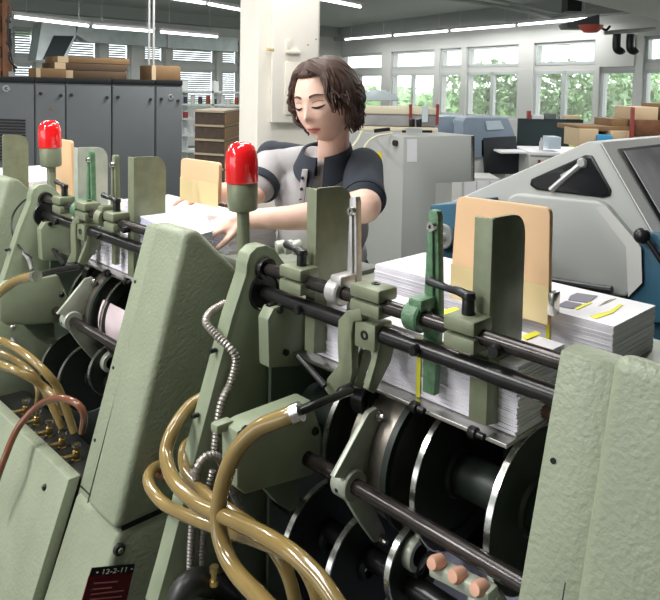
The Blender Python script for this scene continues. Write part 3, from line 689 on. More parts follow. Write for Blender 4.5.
mat('blind_slat', (.42, .50, .54), .5)
nwin = 0
for i, (a, b) in enumerate(rks):
    nwin += 1; window(nwin, RP, RD, NR, a, b, .95, 1.98, 2.10, 2.56, mull=(b-a) > 1.3)
# solid panel in the upper light above window with the black elbows
ka, kb = sorted((kx(RP, RD, 597), kx(RP, RD, 632)))
struct('trim_1', (lambda bm: (wallbox(bm, RP, RD, ka, kb, 2.04, 2.60, -.02, .06, NR), bm)[1])(newbm()), 'wall_paint')
lwin = [(-75, -38), (-30, 5), (13, 36), (60, 99), (107, 131), (143, 165), (171, 216), (221, 239), (244, 262)]
lks = build_wall('wall_left', LP, LD, NL, lwin, -16, kL, .95, 1.98, 2.10, 2.75, CEIL)
for a, b in lks:
    nwin += 1; window(nwin, LP, LD, NL, a, b, .95, 1.98, 2.10, 2.75, mull=False, blinds=True)
# unseen walls added behind and beside the camera to cut fill light
struct('blocker_back', (lambda b: (wbox(b, -3.0, 9, -1.9, -1.7, 0, CEIL), b)[1])(newbm()), 'blocker_dark')
struct('blocker_far_left', (lambda b: (wbox(b, -9.2, -9, .5, 12.5, 0, CEIL), b)[1])(newbm()), 'wall_paint')  # added out of view to keep light off the pillar's left face
struct('blocker_side', (lambda b: (wbox(b, 8.8, 9, -1.7, 7.5, 0, CEIL), b)[1])(newbm()), 'blocker_dark')
# beams
def beamR(bm): wallbox(bm, RP, RD, -14, kR, 2.98, CEIL, -.30, .30, NR)
struct('beam_right', (lambda b: (beamR(b), b)[1])(newbm()), 'beam_paint')
def beamL(bm): wallbox(bm, LP, LD, -16, kL, 3.08, CEIL, -.35, .35, NL)
struct('beam_left', (lambda b: (beamL(b), b)[1])(newbm()), 'beam_paint')
# white downstand beam seen in the upper right corner
c0, c1 = PZ(572, -1, 2.75), PZ(672, 23, 2.75)
dd = (c1-c0).normalized()
struct('beam_near', (lambda b: (hexa(b, c0-dd*3, dd*7, V((dd.y, -dd.x, 0))*-.0+V((-dd.y, dd.x, 0))*-.9, Z_*.6), b)[1])(newbm()), 'wall_paint')
bc = P(318, 28, 9.0)
struct('beam_middle', (lambda b: (hexa(b, V((-9, 8.4, 3.13)), V((8.7, 2.8, 0)), V((0, .35, 0)), Z_*.22), b)[1])(newbm()), 'ceiling_paint')
# ------------------------------------------------------------------ pillar
A0 = P(257, 87, 3.3); A1 = P(319, 88, 3.42); A2 = P(239.5, 86, 3.75)
A0.z = A1.z = A2.z = 0; A3 = A1+(A2-A0)
struct('pillar', (lambda b: (prism(b, [A0, A1, A3, A2], Z_*CEIL, .006), b)[1])(newbm()), 'cream_paint')
nf = V((A1-A0).normalized().cross(Z_)); nf = nf if nf.y < 0 else -nf
af = (A1-A0).normalized(); pw = (A1-A0).length
def onp(bm, u0, u1, y0, y1, th, off=0, bev=.002):
    z1 = P(285, y0, 3.36).z; z0 = P(285, y1, 3.36).z
    hexa(bm, V((A0.x, A0.y, z0))+af*(pw*u0)+nf*off, af*(pw*(u1-u0)), nf*th, Z_*(z1-z0), bev)
pn = thing('distribution_panel', 'cream switch panel fixed on the pillar behind the woman', 'panel', V((A0.x, A0.y, 1.4))+af*.1)
part('panel_cover', lambda bm: onp(bm, .20, .93, -30, 122, .035, .002), 'cream_paint', pn)
part('inner_door', lambda bm: onp(bm, .40, .62, 62, 114, .012, .035), 'cream_panel', pn)
part('bracket', lambda bm: (onp(bm, .40, .62, 51, 54, .02, .035), onp(bm, .40, .46, 40, 53, .015, .035)), 'cream_panel', pn)
part('data_sheet', lambda bm: onp(bm, .50, .80, 74, 110, .002, .048, 0), 'paper', pn)
part('hinge', lambda bm: onp(bm, .10, .22, 49, 52, .02, .02), 'tape', pn)
for u_, y_ in ((.75, 44), (.88, 38), (.72, 68)):
    part('screw', lambda bm: onp(bm, u_, u_+.02, y_, y_+1, .003, .035, 0), 'steel_knob', pn)
# ------------------------------------------------------------------ fluorescent lights
LCOL = (1, 1, .98)
def tube_light(label, a, b, w=.10, power=0, group='fluorescent tube lights', name='tube_light'):
    a, b = V(a), V(b); d = (b-a).normalized(); n = d.cross(Z_).normalized()
    t = thing(name, label, 'light', (a+b)/2+Z_*.06, group)
    part('fixture', lambda bm: hexa(bm, a-n*w*.5+Z_*.025, b-a, n*w, Z_*.05, .006), 'fixture', t)
    part('tube', lambda bm: cyl(bm, a+d*.02, b-d*.02, .022, n=12), 'tube', t)
    part('hanger', lambda bm: [cyl(bm, a.lerp(b, u)+Z_*.07, V((a.lerp(b, u).x, a.lerp(b, u).y, CEIL)), .006, n=6) for u in (.15, .85)], 'silver_pipe', t)
    if power:
        L = bpy.data.lights.new('tube_glow', 'AREA'); L.shape = 'RECTANGLE'; L.size = (b-a).length; L.size_y = .25; L.energy = power; L.color = LCOL
        lo = bpy.data.objects.new('tube_glow', L); COL.objects.link(lo)
        x = d; z = Z_; y = z.cross(x); mid = (a+b)/2-Z_*.04
        lo.matrix_world = Matrix(((x.x, y.x, z.x, mid.x), (x.y, y.y, z.y, mid.y), (x.z, y.z, z.z, mid.z), (0, 0, 0, 1)))
    return t
WB = 'hanging fluorescent tube in the row along the bright windows, '
def row(px, z, label_fmt, words, power=0):
    for (x0, y0, x1, y1), wd in zip(px, words):
        tube_light(label_fmt % wd, PZ(x0, y0, z), PZ(x1, y1, z), power=power)
row([(345, 39.5, 391, 35.7), (394, 35.4, 448, 31), (451, 30.6, 515, 25.5), (518, 25, 597, 18)], 2.9,
    'fluorescent tube in the upper row before the windows, %s', ['leftmost, beside the pillar', 'second from the pillar', 'third from the pillar', 'rightmost, touching the red heater'], 14)
row([(369, 49.5, 408, 46.6), (411, 46.3, 457, 43), (460, 42.8, 513, 40.2), (516, 40, 579, 36)], 2.75,
    'tube light of the lower row above the windows, %s', ['leftmost, above the woman\'s hair', 'second from the left', 'third from the left', 'rightmost, below the red heater'], 5)
row([(14, 17, 89, 26), (92, 26.5, 155, 31.5), (160, 32, 218, 37)], 2.55,
    'tube light in the row above the grey cabinets, %s', ['left one above the sheet metal duct', 'middle one', 'right one towards the pillar'], 25)
row([(150, -5, 206, 3.5), (208, 4, 246, 11)], 2.9, 'tube light at the top edge left of the pillar, %s', ['cut by the picture edge', 'one meeting the pillar'], 25)
row([(300, -5, 361, 7)], 2.9, 'fluorescent tube at the top edge right of the pillar, %s', ['ending above the woman'], 25)
# unseen tubes added overhead to brighten the machines, pillar and hall
for x, y, pw_ in ((-2.9, .2, 85), (-2.7, 2.9, 45), (-3.4, -1.5, 50), (-.9, .9, 26), (-.5, 2.5, 26), (2.3, 3.6, 42), (2.6, 6.4, 40), (-1.6, 6.6, 60), (-5.2, 4.0, 50), (.6, 9.0, 60)):
    tube_light('ceiling tube added out of view to light the machines and hall', (x, y, 2.95), (x+.9, y+1.2, 2.95), w=.2, power=pw_, group='added tubes out of view')

# ------------------------------------------------------------------ grey cabinets
def cabY(x): return 6.2+(x/182)*1.1
CT = 1.60
_c0, _c1 = P(0, 83, cabY(0)), P(182, 83, cabY(182)); _cn = (_c1-_c0).cross(Z_)
def cp(x, y):
    v = ray(x, y); return CC+v*((_c0-CC).dot(_cn)/v.dot(_cn))
cabs = [(-150, -60), (-60, 34), (34.6, 65), (65.4, 111), (111.8, 154.5), (155.3, 182)]
labs = ['grey metal cabinet beyond the left picture edge', 'grey metal cabinet with a louvred grille at the left edge', 'narrow grey metal cabinet with a small yellow mark behind the left beacon', 'grey metal cabinet third from the left, right of the left beacon', 'grey metal cabinet fourth from the left, below the long cartons', 'narrow grey metal cabinet with a round lock at the right end of the row']
fd = V((cp(182, 84)-cp(0, 83))); fd.z = 0; fd.normalize(); fn = V((fd.y, -fd.x, 0))
for i, (x0, x1) in enumerate(cabs):
    a = cp(x0, 84); b = cp(x1, 84); a.z = b.z = 0
    c = thing('metal_cabinet', labs[i], 'cabinet', (a+b)/2, 'row of grey metal cabinets')
    part('body', lambda bm: hexa(bm, a, b-a, -fn*.6, Z_*(CT-.05), .004), 'cabinet_grey', c)
    part('top', lambda bm: hexa(bm, a+Z_*(CT-.05)+fn*.015, b-a, -fn*.63, Z_*.05, .002), 'cabinet_black', c)
    g = (b-a).normalized()*.006
    dr = part('door', lambda bm: hexa(bm, a+g+Z_*.1, b-a-g*2, fn*.018, Z_*(CT-.17), .003), 'cabinet_grey', c)
    ks_ = []
    if i >= 2: ks_ = [(x0+5, 92+.045*x0), (x1-5, 92.5+.045*x1)]
    for x, y in ks_:
        p = cp(x, y)+fn*.018; part('knob', lambda bm: cyl(bm, p, p+fn*.012, .016, n=14), 'steel_knob', dr)
    if i in (1, 5):
        p = cp(5.5, 88.5)+fn*.018 if i == 1 else cp(170, 97)+fn*.018
        part('lock', lambda bm: (lathe(bm, p, fn, [(.016, 0), (.018, .006), (.028, .006), (.030, 0)], 20), hexa(bm, p+fn*.004, fd*.035-Z_*.012, fn*.004, Z_*.008)), 'silver_pipe', dr)
    if i == 1:
        p0 = cp(-22, 160)+fn*.018; p1 = cp(25, 160)+fn*.018; zt = cp(25, 116).z-p0.z
        def lou(bm):
            for j in range(14): hexa(bm, p0+Z_*(zt*j/14), p1-p0, fn*.012, Z_*(zt/26))
        part('louvre', lou, 'steel_knob', dr)
    if i == 2:
        p = cp(50, 110)+fn*.0185; part('warning_mark', lambda bm: prism(bm, [p-fd*.018, p+fd*.018, p+Z_*.03], fn*.001), 'carton', dr)
# things on the cabinets
def carton(name, label, x0, x1, yb, yt, dep, m, Yo=.15, cat='box', side=None):
    a = cp(x0, yb)-fn*Yo; b = cp(x1, yb)-fn*Yo; zb = a.z; h = cp(x0, yt).z-cp(x0, yb).z
    b.z = a.z
    o = thing(name, label, cat, (a+b)/2, None)
    part('box_body', lambda bm: hexa(bm, a, b-a, -fn*dep, Z_*h, .004), m, o)
    return o, a, b, h
def carton_abs(label, x0, x1, z0, z1, dep, m, Yo=.15, light=True):
    a = cp(x0, 80)-fn*Yo; b = cp(x1, 80)-fn*Yo; a.z = b.z = z0
    o = thing('carton', label, 'carton', (a+b)/2, 'cartons on the grey cabinets')
    part('box_body', lambda bm: hexa(bm, a, b-a, -fn*dep, Z_*(z1-z0), .004), m, o)
    if light: part('end_flap', lambda bm: hexa(bm, a-fd*.001+fn*.0015, (b-a)*.14, -fn*.002, Z_*(z1-z0), 0), 'carton_light', o, 'paler end')
    return o
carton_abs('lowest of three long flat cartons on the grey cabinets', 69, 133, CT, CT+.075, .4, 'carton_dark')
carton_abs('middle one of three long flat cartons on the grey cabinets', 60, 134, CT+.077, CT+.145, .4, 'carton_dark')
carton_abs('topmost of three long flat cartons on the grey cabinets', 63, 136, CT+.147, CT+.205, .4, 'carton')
carton_abs('small carton lying left of the three long flat ones', 38, 68, CT, CT+.085, .25, 'carton', .05)
carton_abs('square carton alone at the right end of the grey cabinets', 156, 185, CT, CT+.15, .3, 'carton', .1)
# timber rack and cables at the left edge
rk = thing('timber_rack', 'reddish brown timber frame standing on the cabinets at the left edge', 'rack', cp(0, 75)-fn*.2)
def rack(bm):
    for x in (-14, 2, 10): p = cp(x, 70)-fn*.25; p.z = CT; hexa(bm, p, fd*.05, -fn*.08, Z_*1.2)
    for z in (.05, .28, .55, .8): p = cp(-14, 70)-fn*.26; p.z = CT+z; hexa(bm, p, fd*.28, -fn*.1, Z_*.12)
part('frame', rack, 'wood_brown', rk)
part('cable', lambda bm: [tube(bm, [cp(x, y)-fn*.1 for x, y in pts], .010, 8, 5) for pts in ([(12, 5), (11, 30), (13, 50), (18, 72)], [(13, 28), (14, 45), (12, 58), (20, 68)])], 'black_plastic', rk)
part('knob', lambda bm: [ball(bm, cp(x, y)-fn*.12, .025) for x, y in ((12, 20), (13, 32), (12, 42))], 'steel_knob', rk)
# vertical conduits by the cabinets
for x, lb in ((149, 'left one of two thin pipes dropping from the ceiling'), (153.5, 'right one of two thin pipes dropping from the ceiling')):
    p = P(x, 60, 7.6)
    one('ceiling_pipe', lambda bm: cyl(bm, V((p.x, p.y, CT-.3)), V((p.x, p.y, CEIL)), .013, n=10), 'silver_pipe', lb+' behind the cabinets', 'pipe', 'thin pipes from the ceiling', loc=p)
# ------------------------------------------------------------------ ventilation duct
dt = thing('ventilation_duct', 'galvanised sheet metal duct with a dark square intake above the cabinets', 'duct', P(60, 40, 12.5))
def lp(x, y, back=.9):           # point in front of the left wall
    Y_, k = lineY((LP[0]-NL.x*back, LP[1]-NL.y*back), LD, x); return P(x, y, Y_)
def ductrun(bm):
    a, b = lp(76, 27), lp(238, 38); a2, b2 = lp(76, 41), lp(238, 52)
    prism(bm, [a, b, b2, a2], NL*.45)
part('duct_run', ductrun, 'duct', dt)
def hood_(bm):
    a = [lp(x, y, 1.3) for x, y in ((41, 20), (56, 22), (73, 36), (70, 60), (36, 61))]
    prism(bm, [lp(x, y, 1.3) for x, y in ((42, 22), (76, 26), (76, 36), (66, 60), (36, 60))], NL*.5)
part('intake_hood', hood_, 'duct', dt)
part('intake_mouth', lambda bm: prism(bm, [lp(x, y, 1.32) for x, y in ((54, 35.5), (74, 36), (62, 60), (43, 59.5))], NL*.02), 'duct_shade', dt)  # dark sheet standing in for the shaded inside of the opening
part('elbow', lambda bm: prism(bm, [lp(x, y, 1.1) for x, y in ((79, 24), (98, 28), (98, 41), (88, 42), (76, 34))], NL*.3), 'duct', dt)
part('flange', lambda bm: (prism(bm, [lp(x, y, .95) for x, y in ((168, 33), (170, 33.2), (170, 48), (168, 47.8))], NL*.5)), 'silver_pipe', dt)
# ------------------------------------------------------------------ shelf with tins
SY = 9.5
sh = thing('storage_shelf', 'white metal shelf rack with small tins behind the stacked crates', 'shelf', V((P(208, 150, SY).x, SY, 0)))
X0, X1 = P(180, 90, SY).x, P(243, 90, SY).x
zz = [P(210, y, SY).z for y in (92, 105, 119.5, 136, 152)]
part('upright', lambda bm: [wbox(bm, x, x+.03, SY, SY+.4, 0, 1.62) for x in (X0, X0+.43, X1-.03)], 'frame_white', sh)
for z in zz: part('shelf_board', lambda bm: wbox(bm, X0, X1, SY, SY+.4, z-.012, z+.012), 'frame_white', sh)
random.seed(3); kk = 0
for z in zz[1:4]:
    x = X0+.06
    while x < X1-.08:
        r = random.uniform(.022, .036); h = random.uniform(.06, .12); m = random.choice(['tin_white', 'tin_dark', 'tin_dark', 'tin_red'])
        c = V((x, SY+.08, z+.012))
        def tin(bm): cyl(bm, c, c+Z_*h, r, n=14)
        o = thing('tin', 'small round tin among those on the white shelf rack', 'tin', c, 'tins on the shelf rack')
        part('can', tin, m, o); part('lid', lambda bm: cyl(bm, c+Z_*h, c+Z_*(h+.012), r*1.04, n=14), 'tin_white', o)
        x += r*2+random.uniform(.012, .05)
# table edge with bluish cloth left of crates
# ------------------------------------------------------------------ stacked wooden crates
CY = 5.2
ca, cb_ = P(195, 110, CY), P(225, 113, CY-.1); ca.z = cb_.z = 0; cd = (cb_-ca); cn = V((cd.y, -cd.x, 0)).normalized()
side = V((P(241, 112, CY+.5)-P(225, 113, CY-.1))); side.z = 0
hz = P(210, 110, CY).z; zc = hz
wds = ['topmost of the dark wooden crates', 'second from the top of the dark wooden crates', 'third from the top of the dark wooden crates', 'fourth from the top of the dark wooden crates', 'fifth from the top of the dark wooden crates', 'sixth from the top of the dark wooden crates', 'seventh from the top of the dark wooden crates', 'eighth from the top of the dark wooden crates', 'ninth from the top of the dark wooden crates', 'tenth from the top of the dark wooden crates', 'eleventh from the top of the dark wooden crates', 'twelfth from the top of the dark wooden crates']
ch = (zc)/13.
for i in range(12):
    z1 = zc-ch*i; z0 = z1-ch
    o = thing('wooden_crate', wds[i]+' stacked left of the pillar', 'crate', ca+Z_*z0, 'dark crates stacked beside the pillar')
    def fr(bm):
        prism(bm, [ca+Z_*z0, cb_+Z_*z0, cb_+side+Z_*z0, ca+side+Z_*z0], Z_*(ch*.84), 0)
    part('crate_body', fr, 'wood_dark', o)
    part('side_board', lambda bm: prism(bm, [cb_+cn*.004+Z_*z0+cd*.01, cb_+side+cd*.01+Z_*z0, cb_+side+Z_*z0+cd*.03, cb_+Z_*z0+cd*.03], Z_*(ch*.82)), 'carton', o)
    part('rim', lambda bm: prism(bm, [ca+cn*.012+Z_*(z0+ch*.85), cb_+cn*.012+Z_*(z0+ch*.85), cb_+side+Z_*(z0+ch*.85), ca+side+Z_*(z0+ch*.85)], Z_*(ch*.14)), 'wood_edge', o)
part('pallet', lambda bm: prism(bm, [ca, cb_, cb_+side, ca+side], Z_*ch), 'wood_dark', o)

# ------------------------------------------------------------------ grey sheet metal machine with a roll on it
g0 = P(404, 136, 4.2); g1 = P(474, 135, 4.45); g2 = P(340, 130, 4.75)
for g in (g0, g1, g2): g.z = 0
gz = P(404, 136.5, 4.2).z
gr = thing('feeder_cabinet', 'tall light grey sheet metal machine body behind the woman\'s shoulder', 'machine', g0)
gx = (g1-g0); gxn = gx.normalized(); gy = g2-g0; gyn = gy.normalized()
def gp(x, y):                   # point on its right-hand face
    v = ray(x, y); n_ = gxn.cross(Z_); k_ = (g0-CC).dot(n_)/v.dot(n_); return CC+v*k_
part('body', lambda bm: prism(bm, [g0+Z_*.1, V((gp(435, 283).x, gp(435, 283).y, .1)), gp(436, 183), gp(474, 181.5), V((g1.x, g1.y, gz)), g0+Z_*gz], gy, .004), 'machine_grey', gr)
part('edge_cover', lambda bm: prism(bm, [gp(471, 136), gp(474.5, 136), gp(474.5, 181), gp(471, 181)], gy*.3-gyn.cross(Z_)*0+gxn.cross(Z_)*0+gxn*.004), 'cabinet_black', gr, 'black edge strip')
fnl = Z_.cross(gyn); fnl = fnl if fnl.y < 0 else -fnl
def gl(x, y):
    v = ray(x, y); k_ = (g0-CC).dot(fnl)/v.dot(fnl); return CC+v*k_
part('warning_sticker', lambda bm: prism(bm, [gl(370, 151), gl(382, 152.5), gl(382, 160), gl(370, 158.5)], fnl*.002), 'yellow', gr, 'yellow warning sticker')
part('warning_triangle', lambda bm: prism(bm, [gl(371.5, 157), gl(375.5, 157.6), gl(373.5, 153)], fnl*.003), 'cabinet_black', gr)
part('latch', lambda bm: cyl(bm, gl(396.5, 143), gl(396.5, 143)+fnl*.02, .018, n=16), 'steel_knob', gr)
fr_ = gxn.cross(Z_); fr_ = fr_ if fr_.y < 0 else -fr_
part('paper_label', lambda bm: prism(bm, [gp(407, 139), gp(417, 139), gp(417, 162), gp(407, 162)], fr_*.001), 'paper', gr)
part('base_plinth', lambda bm: prism(bm, [g0+gxn*.02, g0+gx*.4, g0+gx*.4+gy, g0+gxn*.02+gy], Z_*.1), 'cabinet_black', gr)
tp0 = g0+Z_*gz
rl = thing('covered_roll', 'long grey bundle under cream cloth on the grey machine body', 'bundle', tp0+gx*.1+gy*.4)
def gq(x, y, Yq): return P(x, y, Yq)
ra_, rb_ = P(345, 128, 4.75), P(437, 127, 4.75); ra_.z = rb_.z = gz
part('bundle', lambda bm: hexa(bm, ra_+Z_*.03, rb_-ra_, V((0, .35, 0)), Z_*.085, .015), 'cloth_grey', rl)
part('cover_cloth', lambda bm: hexa(bm, ra_+Z_*.112-V((0, .01, 0)), rb_-ra_, V((0, .37, 0)), Z_*.05, .012), 'cloth_cream', rl)
part('board_base', lambda bm: hexa(bm, ra_+Z_*.0-V((.0, .05, 0)), rb_-ra_, V((0, .42, 0)), Z_*.028, .004), 'cloth_cream', rl)
for x in (409, 436): part('red_clamp', lambda bm: hexa(bm, P(x, 125, 4.73), (.018, 0, 0), (0, .04, 0), (0, 0, .14)), 'red_brown', rl, 'dark red clamp')
part('blue_clip', lambda bm: hexa(bm, P(422, 122, 4.72), (.04, 0, 0), (0, .03, 0), (0, 0, .11)), 'clear_plastic', rl, 'pale blue clip')
dm = thing('clear_hood', 'pale translucent curved hood behind the covered roll', 'hood', P(385, 100, 5.4))
part('shell', lambda bm: prism(bm, [P(x, y, 5.4) for x, y in ((362, 101), (364, 94), (372, 90), (384, 90), (396, 95), (400, 101))], V((0, .4, 0)), .01), 'clear_plastic', dm)
ko = thing('adjusting_knobs', 'pair of small black knobs on a bar at the edge of the grey machine', 'knobs', P(416, 130, 4.3))
for x in (412, 419): part('knob', lambda bm: cyl(bm, P(x, 127, 4.35), P(x, 119, 4.35), .018, n=14, bev=.003), 'black_plastic', ko)
part('bar', lambda bm: cyl(bm, P(402, 131.5, 4.35), P(432, 131.5, 4.35), .008, n=10), 'black_steel', ko); part('bar', lambda bm: cyl(bm, P(374, 131, 4.5), P(390, 129, 4.5), .012, n=10), 'black_steel', ko)
part('mount', lambda bm: hexa(bm, P(406, 133, 4.34), (.1, 0, 0), (0, .05, 0), (0, 0, .03)), 'silver_pipe', ko)
for pts, lb in (([(352, 147, 3.9), (358, 139, 4.1), (362, 130, 4.4)], 'short white cable rising behind the woman\'s collar'), ([(362, 152, 4.0), (367, 143, 4.15), (377, 136, 4.2), (392, 133.5, 4.3)], 'long white cable bending onto the grey machine')):
    one('cable', lambda bm: tube(bm, [P(*p) for p in pts], .007, 8, 8), 'cloth_cream', lb, 'cable', 'white cables', loc=P(*pts[0]))

# ------------------------------------------------------------------ folding machine with hood at the right
TM = 2.45
def mt(px, t=TM): return [M(*U(x, y, t=t)) for x, y in px]
fm = thing('hooded_machine', 'large grey machine with a sloping hood, triangular window and blue base', 'machine', M(*U(560, 285, t=TM)))
part('hood', lambda bm: prism(bm, mt([(446, 204), (583, 143.5), (590, 141), (600, 143), (668, 262), (664, 296), (430, 285)]), T_*1.1, .006, 3), 'machine_grey', fm)
part('raised_panel', lambda bm: prism(bm, mt([(508, 197), (516, 193.5), (598, 201), (606, 206), (640, 247), (641, 283), (626, 297), (500, 290), (490, 255)], TM-.035), T_*.04, .012, 3), 'machine_grey', fm)
part('panel_return', lambda bm: prism(bm, mt([(606, 206), (641, 247), (642, 283), (628, 297), (626, 247), (596, 208)], TM-.0365), T_*.002, 0), 'machine_white', fm, 'paler folded edge')
tw = [(531, 179), (585, 155), (592, 155.5), (611, 190), (610, 196), (603, 198), (536, 190), (529.5, 185)]
part('window_seal', lambda bm: prism(bm, mt(tw, TM-.006), T_*.006, .003), 'black_plastic', fm)
tc_ = V((572, 180))
ti = [(tc_.x+(x-tc_.x)*.92, tc_.y+(y-tc_.y)*.88) for x, y in tw]
part('triangular_window', lambda bm: prism(bm, mt(ti, TM-.009), T_*.003, 0), 'glass_dark', fm, 'dark glossy triangular window')
part('inner_arm', lambda bm: (tube(bm, mt([(551, 190), (566, 177), (580, 165)], TM-.012), .012, 8, 4), lathe(bm, mt([(582, 163)], TM-.012)[0], -T_, [(0, .01), (.014, .01), (.02, 0)], 16), prism(bm, mt([(560, 175), (572, 168), (574, 172), (562, 179)], TM-.012), T_*.006)), 'silver_pipe', fm)
# glazed right flank: follows the sloping edge of the hood
E0, E1 = M(*U(600, 143, t=TM)), M(*U(668, 262, t=TM))
en = (E1-E0).cross(T_).normalized(); en = en if en.z > 0 else -en
def fk(u, w, o=.004): return E0.lerp(E1, u)+T_*w+en*o
part('flank_lit_face', lambda bm: prism(bm, [fk(.0, .004, .001), fk(.0, 1.1, .001), fk(1.0, 1.1, .001), fk(1.0, .004, .001)], en*.003), 'flank_lit', fm, 'flank face with window light put into its white')  # thin sheet over the flank, whitened to look lit by the windows
part('flank_seal', lambda bm: prism(bm, [fk(.07, .10), fk(.07, 1.0), fk(.95, 1.0), fk(.95, .10)], en*.006, .002), 'black_plastic', fm)
part('flank_window', lambda bm: prism(bm, [fk(.10, .125, .009), fk(.10, .97, .009), fk(.92, .97, .009), fk(.92, .125, .009)], en*.004), 'screen_glass', fm, 'large glossy flank window')
part('base', lambda bm: prism(bm, [p for p in mt([(425, 286), (668, 297), (668, 420), (425, 420)], TM+.05)], T_*1.0), 'machine_blue', fm)
part('flank_base', lambda bm: prism(bm, mt([(636, 236), (643, 232), (700, 240), (700, 330), (628, 318), (630, 300)], TM-.02), T_*.05, .004), 'machine_blue', fm)
part('side_tank', lambda bm: prism(bm, mt([(430, 205), (462, 203), (462, 330), (430, 330)], TM-.25), T_*.3, .006), 'machine_blue', fm)
wc = mt([(444, 236)], TM-.26)[0]
hw = part('handwheel', lambda bm: lathe(bm, wc, -T_, [(.0, .02), (.012, .02), (.014, .008), (.035, .006), (.038, .016), (.047, .016), (.050, .006), (.047, -.004), (0, -.004)], 36), 'silver_pipe', fm)
part('black_rail', lambda bm: tube(bm, mt([(552, 281), (590, 287), (612, 290)], TM-.07), .014, 10, 4), 'black_plastic', fm)
part('black_knob', lambda bm: (ball(bm, mt([(642, 236)], TM-.06)[0], .028), tube(bm, mt([(643, 237), (650, 244), (662, 262), (672, 275)], TM-.06), .010, 10, 5)), 'black_plastic', fm)

# ------------------------------------------------------------------ offices things along the windows
def wb(name, label, cat, x0, x1, yt, yb, Y, dep, m, group=None, bev=.006, toflr=False):
    a = P(x0, yb, Y); b = P(x1, yb, Y); zt = P((x0+x1)/2, yt, Y).z; z0 = 0 if toflr else a.z
    o = thing(name, label, cat, V(((a.x+b.x)/2, Y, z0)), group)
    part('body', lambda bm: wbox(bm, a.x, b.x, Y, Y+dep, z0, zt, bev), m, o); return o
for (dx, lb, Y) in ((0, 'blue-grey digital press with a dark open front, nearer one', 6.6), (-33, 'blue-grey digital press partly hidden behind the grey machine', 7.4)):
    o = thing('digital_press', lb, 'printer', P(490+dx, 150, Y), 'blue-grey presses by the windows')
    s = 6.6/Y
    q = lambda x, y: P(490+dx+(x-490)*s, 88+(y-88)*s+ (2 if dx else 0), Y)
    part('housing', lambda bm: prism(bm, [q(*p) for p in ((463, 122), (466, 117.5), (508, 118), (515, 134), (515, 140), (482, 140), (482, 158), (463, 158))], V((0, .5, 0)), .01), 'printer_blue', o)
    part('dark_front', lambda bm: prism(bm, [q(*p)-V((0, .01, 0)) for p in ((483, 138), (516, 136), (517, 150), (527, 152), (526, 160), (519, 174), (485, 174))], V((0, .45, 0)), .006), 'printer_dark', o)
    part('display', lambda bm: prism(bm, [q(*p)-V((0, .02, 0)) for p in ((485, 121), (500, 120.5), (504, 129), (487, 130))], V((0, .012, 0))), 'display', o)
    part('tray', lambda bm: hexa(bm, q(493, 150.5)-V((0, .3, 0)), q(520, 150.5)-q(493, 150.5), V((0, .28, 0)), Z_*.015), 'paper', o)
    part('stand', lambda bm: wbox(bm, q(466, 1).x, q(512, 1).x, Y+.05, Y+.45, 0, q(466, 157).z), 'machine_white', o)
dk = thing('desk', 'white desk with drawers in front of the black partition', 'desk', V((P(540, 150, 6.2).x, 6.2, 0)))
da, db = P(530, 152, 6.2), P(600, 152, 6.2)
part('desktop', lambda bm: wbox(bm, da.x, db.x, 6.2, 6.9, da.z-.03, da.z, .004), 'paper', dk)
for i in range(3):
    x = da.x+.01+i*.19
    part('drawer_unit', lambda bm: wbox(bm, x, x+.18, 6.22, 6.8, 0, da.z-.032, .004), 'machine_white', dk)
part('red_tab', lambda bm: [wbox(bm, da.x+.08+i*.19, da.x+.10+i*.19, 6.21, 6.22, da.z-.1, da.z-.07) for i in range(3)], 'red_brown', dk)
ws = thing('drawer_cabinet', 'low white cabinet below the nearer digital press', 'cabinet', V((P(470, 190, 5.9).x, 5.9, 0)))
a_, b_ = P(462, 178, 5.9), P(500, 178, 5.9)
part('body', lambda bm: wbox(bm, a_.x, b_.x, 5.9, 6.3, 0, a_.z), 'machine_white', ws)
part('drawer', lambda bm: [wbox(bm, a_.x+.02+i*.11, a_.x+.12+i*.11, 5.89, 5.9, a_.z-.15, a_.z-.02) for i in range(3)], 'paper', ws)
wb('printer_tray', 'small white desktop device standing on the white desk', 'device', 549, 561, 137, 149, 6.25, .2, 'display')
for x, lb in ((541, 'slim grey bottle on the desk left of the white device'),):
    p = P(x, 150, 6.25); one('bottle', lambda bm: lathe(bm, p, Z_, [(0, 0), (.018, 0), (.018, .07), (.008, .09), (.008, .11), (0, .11)], 16), 'tin_white', lb, 'bottle', loc=p)
wb('partition_screen', 'black partition panel standing before the windows', 'partition', 517, 582, 119, 160, 6.95, .04, 'partition', toflr=True)
wb('notice', 'yellow-green note hanging on the black partition', 'notice', 569, 580, 131, 147, 6.92, .004, 'lime', bev=0)
for (x0, x1, yt, m, lb, nm) in ((528, 531, 111, 'red_brown', 'small dark red object at the left end on top of the partition', 'small_box'), (532, 544, 115, 'tin_white', 'pale clutter on top of the black partition', 'tray'), (545, 556, 113.5, 'cabinet_grey', 'grey device on top of the black partition', 'device'), (564, 580, 115.5, 'carton_light', 'tan folder on top of the black partition', 'folder')):
    wb(nm, lb, nm.replace('_', ' '), x0, x1, yt, 119, 6.94, .06, m, bev=.002)
